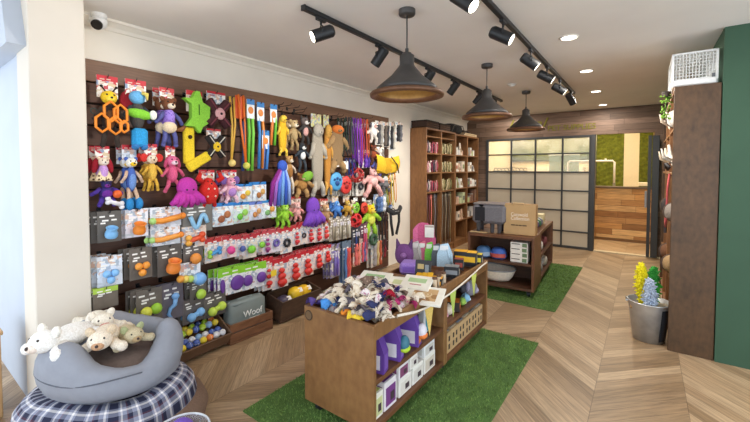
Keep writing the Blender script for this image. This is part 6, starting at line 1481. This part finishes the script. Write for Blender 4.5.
# ================================================================== ceiling fittings
tb = M('#1f2124', .45, var=.05)
lens = M('#fff3dc', .4, emit=9)
def lamp(name, kind, loc, energy, color, **k):
    l = bpy.data.lights.new(name, kind); l.energy = energy; l.color = color
    for a, v in k.items(): setattr(l, a, v)
    o = bpy.data.objects.new(name, l); COL.objects.link(o); o.location = loc; return o
WARM = (1, .93, .84)
def track(label, x, y0, y1, heads, labs):
    t = thing('track_rail', label, 'track light rail', (x, 0, CEIL))
    part(t, 'rail', lambda q: q.box((0, (y0+y1)/2, -.018), (.036, y1-y0, .034), tb, b=.003)); part(t, 'end_cap', lambda q: (q.box((0, y0+.004, -.018), (.04, .01, .038), tb), q.box((0, y1-.004, -.018), (.04, .01, .038), tb)))
    for (y, dx, dy, dz), lb in zip(heads, labs):
        s = thing('track_spotlight', lb, 'spotlight', (x, y, CEIL-.036))
        d = Vector((dx, dy, dz)).normalized(); c = Vector((0, 0, -.115))
        part(s, 'adapter', lambda q: (q.box((0, 0, -.011), (.03, .09, .022), tb, b=.003), q.cyl((0, 0, -.022), (0, 0, -.05), .008, tb)))
        sd = d.cross(Vector((0, 0, 1))).normalized()
        part(s, 'yoke', lambda q: q.tube([c+sd*.052, c+sd*.055+Vector((0, 0, .04)), Vector((0, 0, -.05)), c-sd*.055+Vector((0, 0, .04)), c-sd*.052], .005, tb, seg=6))
        part(s, 'can', lambda q: (q.cyl(c-d*.085, c+d*.07, .046, tb, seg=22), q.cyl(c-d*.10, c-d*.085, .036, tb, .046, seg=22)))
        part(s, 'lens', lambda q: q.cyl(c+d*.066, c+d*.0705, .040, lens, seg=20))
        l = lamp('spot_lamp', 'SPOT', Vector((x, y, CEIL-.036))+c+d*.085, 62, WARM, spot_size=R(95), spot_blend=.7, shadow_soft_size=.05)
        l.rotation_euler = d.to_track_quat('-Z', 'Y').to_euler()
    return t
track('black ceiling track on the left, running along the toy wall', -1.935, 1.80, 6.2,
      [(1.976, -.5, -.8, -.42), (2.708, -.75, -.05, -.85), (3.631, -.7, .15, -.8), (4.286, -.75, .1, -.8), (5.136, -.75, .1, -.8), (5.735, -.6, .5, -.8)],
      ['black spotlight nearest the camera on the left track, lens glowing', 'second black spotlight on the left track, above the toy wall', 'third black spotlight on the left track, just right of the nearest pendant', 'fourth black spotlight on the left track', 'fifth black spotlight on the left track, left of the second pendant', 'last black spotlight at the far end of the left track'])
track('black ceiling track on the right, over the middle aisle', -.87, 1.0, 6.2,
      [(2.086, .7, .0, -.6), (2.805, .85, .15, -.5), (3.644, .7, .25, -.6), (4.34, .8, .2, -.5), (5.103, .8, .2, -.55), (5.959, .35, .6, -.8)],
      ['black spotlight cut by the top edge on the right track', 'black spotlight on the right track with a bright lens, second from the camera', 'third black spotlight on the right track', 'fourth black spotlight on the right track', 'fifth black spotlight on the right track', 'last black spotlight at the far end of the right track'])
# pendants
dome = M('#4a4847', .45, .35, var=.18, scale=9); gold = M('#8a6a38', .4, .5); copper = M('#6b4a35', .45, .4, var=.15)
for i, (x, y, zr, lb) in enumerate(((-1.395, 2.297, 2.13, 'dark dome pendant lamp nearest the camera with a copper rim'), (-1.407, 3.994, 2.165, 'dark dome pendant lamp second from the camera with a gold lining'), (-1.425, 5.716, 2.175, 'dark dome pendant lamp furthest away, before the wall lettering'))):
    t = thing('pendant_lamp', lb, 'pendant lamp', (x, y, zr))
    r = .268
    part(t, 'shade', lambda q: q.lathe([(.045, .285), (.052, .28), (.052, .215), (.06, .20), (r*.42, .135), (r*.78, .055), (r*.82, .045), (r*.82, .018), (r*.80, .02)], dome, 40))
    part(t, 'lining', lambda q: q.lathe([(.04, .20), (r*.38, .13), (r*.76, .045), (r*.79, .012)][::-1], gold, 40), 'gold lining')
    part(t, 'rim', lambda q: q.lathe([(r*.80, .022), (r*.96, .016), (r, .004), (r*.985, -.014), (r*.90, -.018), (r*.80, .0), (r*.80, .022)], copper, 40), 'copper rim')
    part(t, 'cap', lambda q: (q.cyl((0, 0, .28), (0, 0, .30), .044, dome, .03), q.cyl((0, 0, .30), (0, 0, .33), .012, dome)))
    part(t, 'cord', lambda q: q.cyl((0, 0, .32), (0, 0, CEIL-zr-.03), .005, tb, seg=8)); part(t, 'canopy', lambda q: q.lathe([(0, CEIL-zr-.042), (.055, CEIL-zr-.04), (.06, CEIL-zr-.03), (.06, CEIL-zr-.001)], dome, 24))
    bu = part(t, 'bulb', lambda q: q.ell((0, 0, .10), (.038, .038, .05), M('#e8d6b0', .3, emit=.6), seg=14, ring=10)); part(bu, 'bulb_holder', lambda q: q.cyl((0, 0, .14), (0, 0, .20), .022, tb))
    lamp('pendant_light', 'POINT', (x, y, zr+.05), 1.6, (1, .84, .62), shadow_soft_size=.05)
# recessed downlights
for x, y, lb in ((-.55, 3.599, 'round recessed ceiling light nearest the camera, right of the tracks'), (-.566, 4.94, 'second round recessed ceiling light from the camera'), (-.597, 6.323, 'third round recessed ceiling light from the camera'), (-.617, 7.726, 'recessed ceiling light nearest the dark boarded wall on the right'), (-2.284, 7.755, 'recessed ceiling light near the dark boarded wall on the left')):
    t = thing('recessed_downlight', lb, 'ceiling light', (x, y, CEIL)); part(t, 'trim_ring', lambda q: q.lathe([(.062, -.008), (.075, -.006), (.078, .001), (.06, .001), (.062, -.008)], M('#f2eee6', .4), 28)); part(t, 'diffuser', lambda q: q.cyl((0, 0, -.006), (0, 0, -.002), .061, M('#fff6e6', .4, emit=6), seg=28))
    l = lamp('downlight', 'AREA', (x, y, CEIL-.012), 17, WARM, shape='DISK', size=.12)
t = thing('smoke_detector', 'white round smoke detector on the ceiling between the tracks', 'smoke detector', (-1.464, 5.133, CEIL)); part(t, 'base', lambda q: q.cyl((0, 0, -.014), (0, 0, -.001), .06, M('#e2e2de'), seg=24)); part(t, 'dome', lambda q: q.ell((0, 0, -.016), (.045, .045, .022), M('#e8e8e4'), seg=20, ring=8))
t = thing('security_camera', 'white turret security camera in the corner above the display board', 'security camera', (-3.26, 1.02, CEIL-.03)); wc = M('#e8e8e6', .4)
part(t, 'mount', lambda q: (q.box((-.06, 0, .0), (.08, .10, .055), wc, b=.006), q.cyl((.0, 0, .0), (.0, 0, .029), .05, wc, seg=24)))
cdv = Vector((.55, -.45, -.6)).normalized()
part(t, 'ball', lambda q: q.ell((0, 0, -.03), .052, wc, seg=22, ring=14)); part(t, 'lens', lambda q: q.cyl(Vector((0, 0, -.03))+cdv*.040, Vector((0, 0, -.03))+cdv*.056, .036, M('#141416', .15), seg=22)); part(t, 'fixing_base', lambda q: q.box((-.095, 0, .0), (.012, .12, .06), wc))
# moss letters on the boarded header
moss = M('#86802f', .9, var=.3, scale=80, bump=.5)
t = thing('shop_lettering', 'olive moss lettering Local PET SUPPLIES on the dark header boards', 'lettering', (-1.95, BY-.006, 2.50))
text_mesh('word', 'Local', .30, moss, t, T(-.10, 0, .03) @ FACE_NY, .008, shear=.35, width=.80, label='slanted word Local')
text_mesh('word', 'PET', .15, moss, t, T(.45, 0, -.085) @ FACE_NY, .008, width=.24, label='small word PET')
text_mesh('word', 'SUPPLIES', .15, moss, t, T(.90, 0, -.085) @ FACE_NY, .008, width=.56, label='small word SUPPLIES')

# ================================================================== light
for y in (9.2, 10.8):
    for x in (-2.4, -.6):
        t = thing('recessed_downlight', 'round ceiling light in the back room, %s %s' % ('left' if x < -1 else 'right', 'near the partition' if y < 10 else 'near the far wall'), 'ceiling light', (x, y, 2.91)); part(t, 'trim_ring', lambda q: q.lathe([(.09, -.008), (.11, -.006), (.112, -.001), (.088, -.001), (.09, -.008)], M('#f2eee6', .4), 24)); part(t, 'diffuser', lambda q: q.cyl((0, 0, -.006), (0, 0, -.002), .089, M('#fff6e6', .4, emit=6), seg=24))
        lamp('back_light', 'AREA', (x, y, 2.895), 34, (1, .86, .62), shape='DISK', size=.18)
w = bpy.data.worlds.new('daylight'); SC.world = w; w.use_nodes = True
bg = w.node_tree.nodes['Background']; bg.inputs['Color'].default_value = (.82, .91, 1.0, 1); bg.inputs['Strength'].default_value = 3.0

cam = bpy.data.cameras.new('camera'); co = bpy.data.objects.new('camera', cam); COL.objects.link(co); SC.camera = co
cam.sensor_fit = 'HORIZONTAL'; cam.sensor_width = 36; cam.lens = FPX/750*36
cam.shift_y = (CY-211)/750; cam.clip_start = .05
mw = Matrix((C_R, C_U, -C_F)).transposed().to_4x4(); mw.translation = EYE; co.matrix_world = mw
SC.view_settings.view_transform = 'Standard'; SC.view_settings.look = 'None'; SC.view_settings.gamma = 1; SC.view_settings.use_curve_mapping = False
SC.view_settings.exposure = -0.2
SC.cycles.max_bounces = 8; SC.cycles.diffuse_bounces = 6; SC.cycles.glossy_bounces = 3; SC.cycles.transparent_max_bounces = 8
SC.cycles.sample_clamp_indirect = 6; SC.cycles.use_denoising = True
# labels that describe exactly the same look stay apart only when the photo keeps them apart
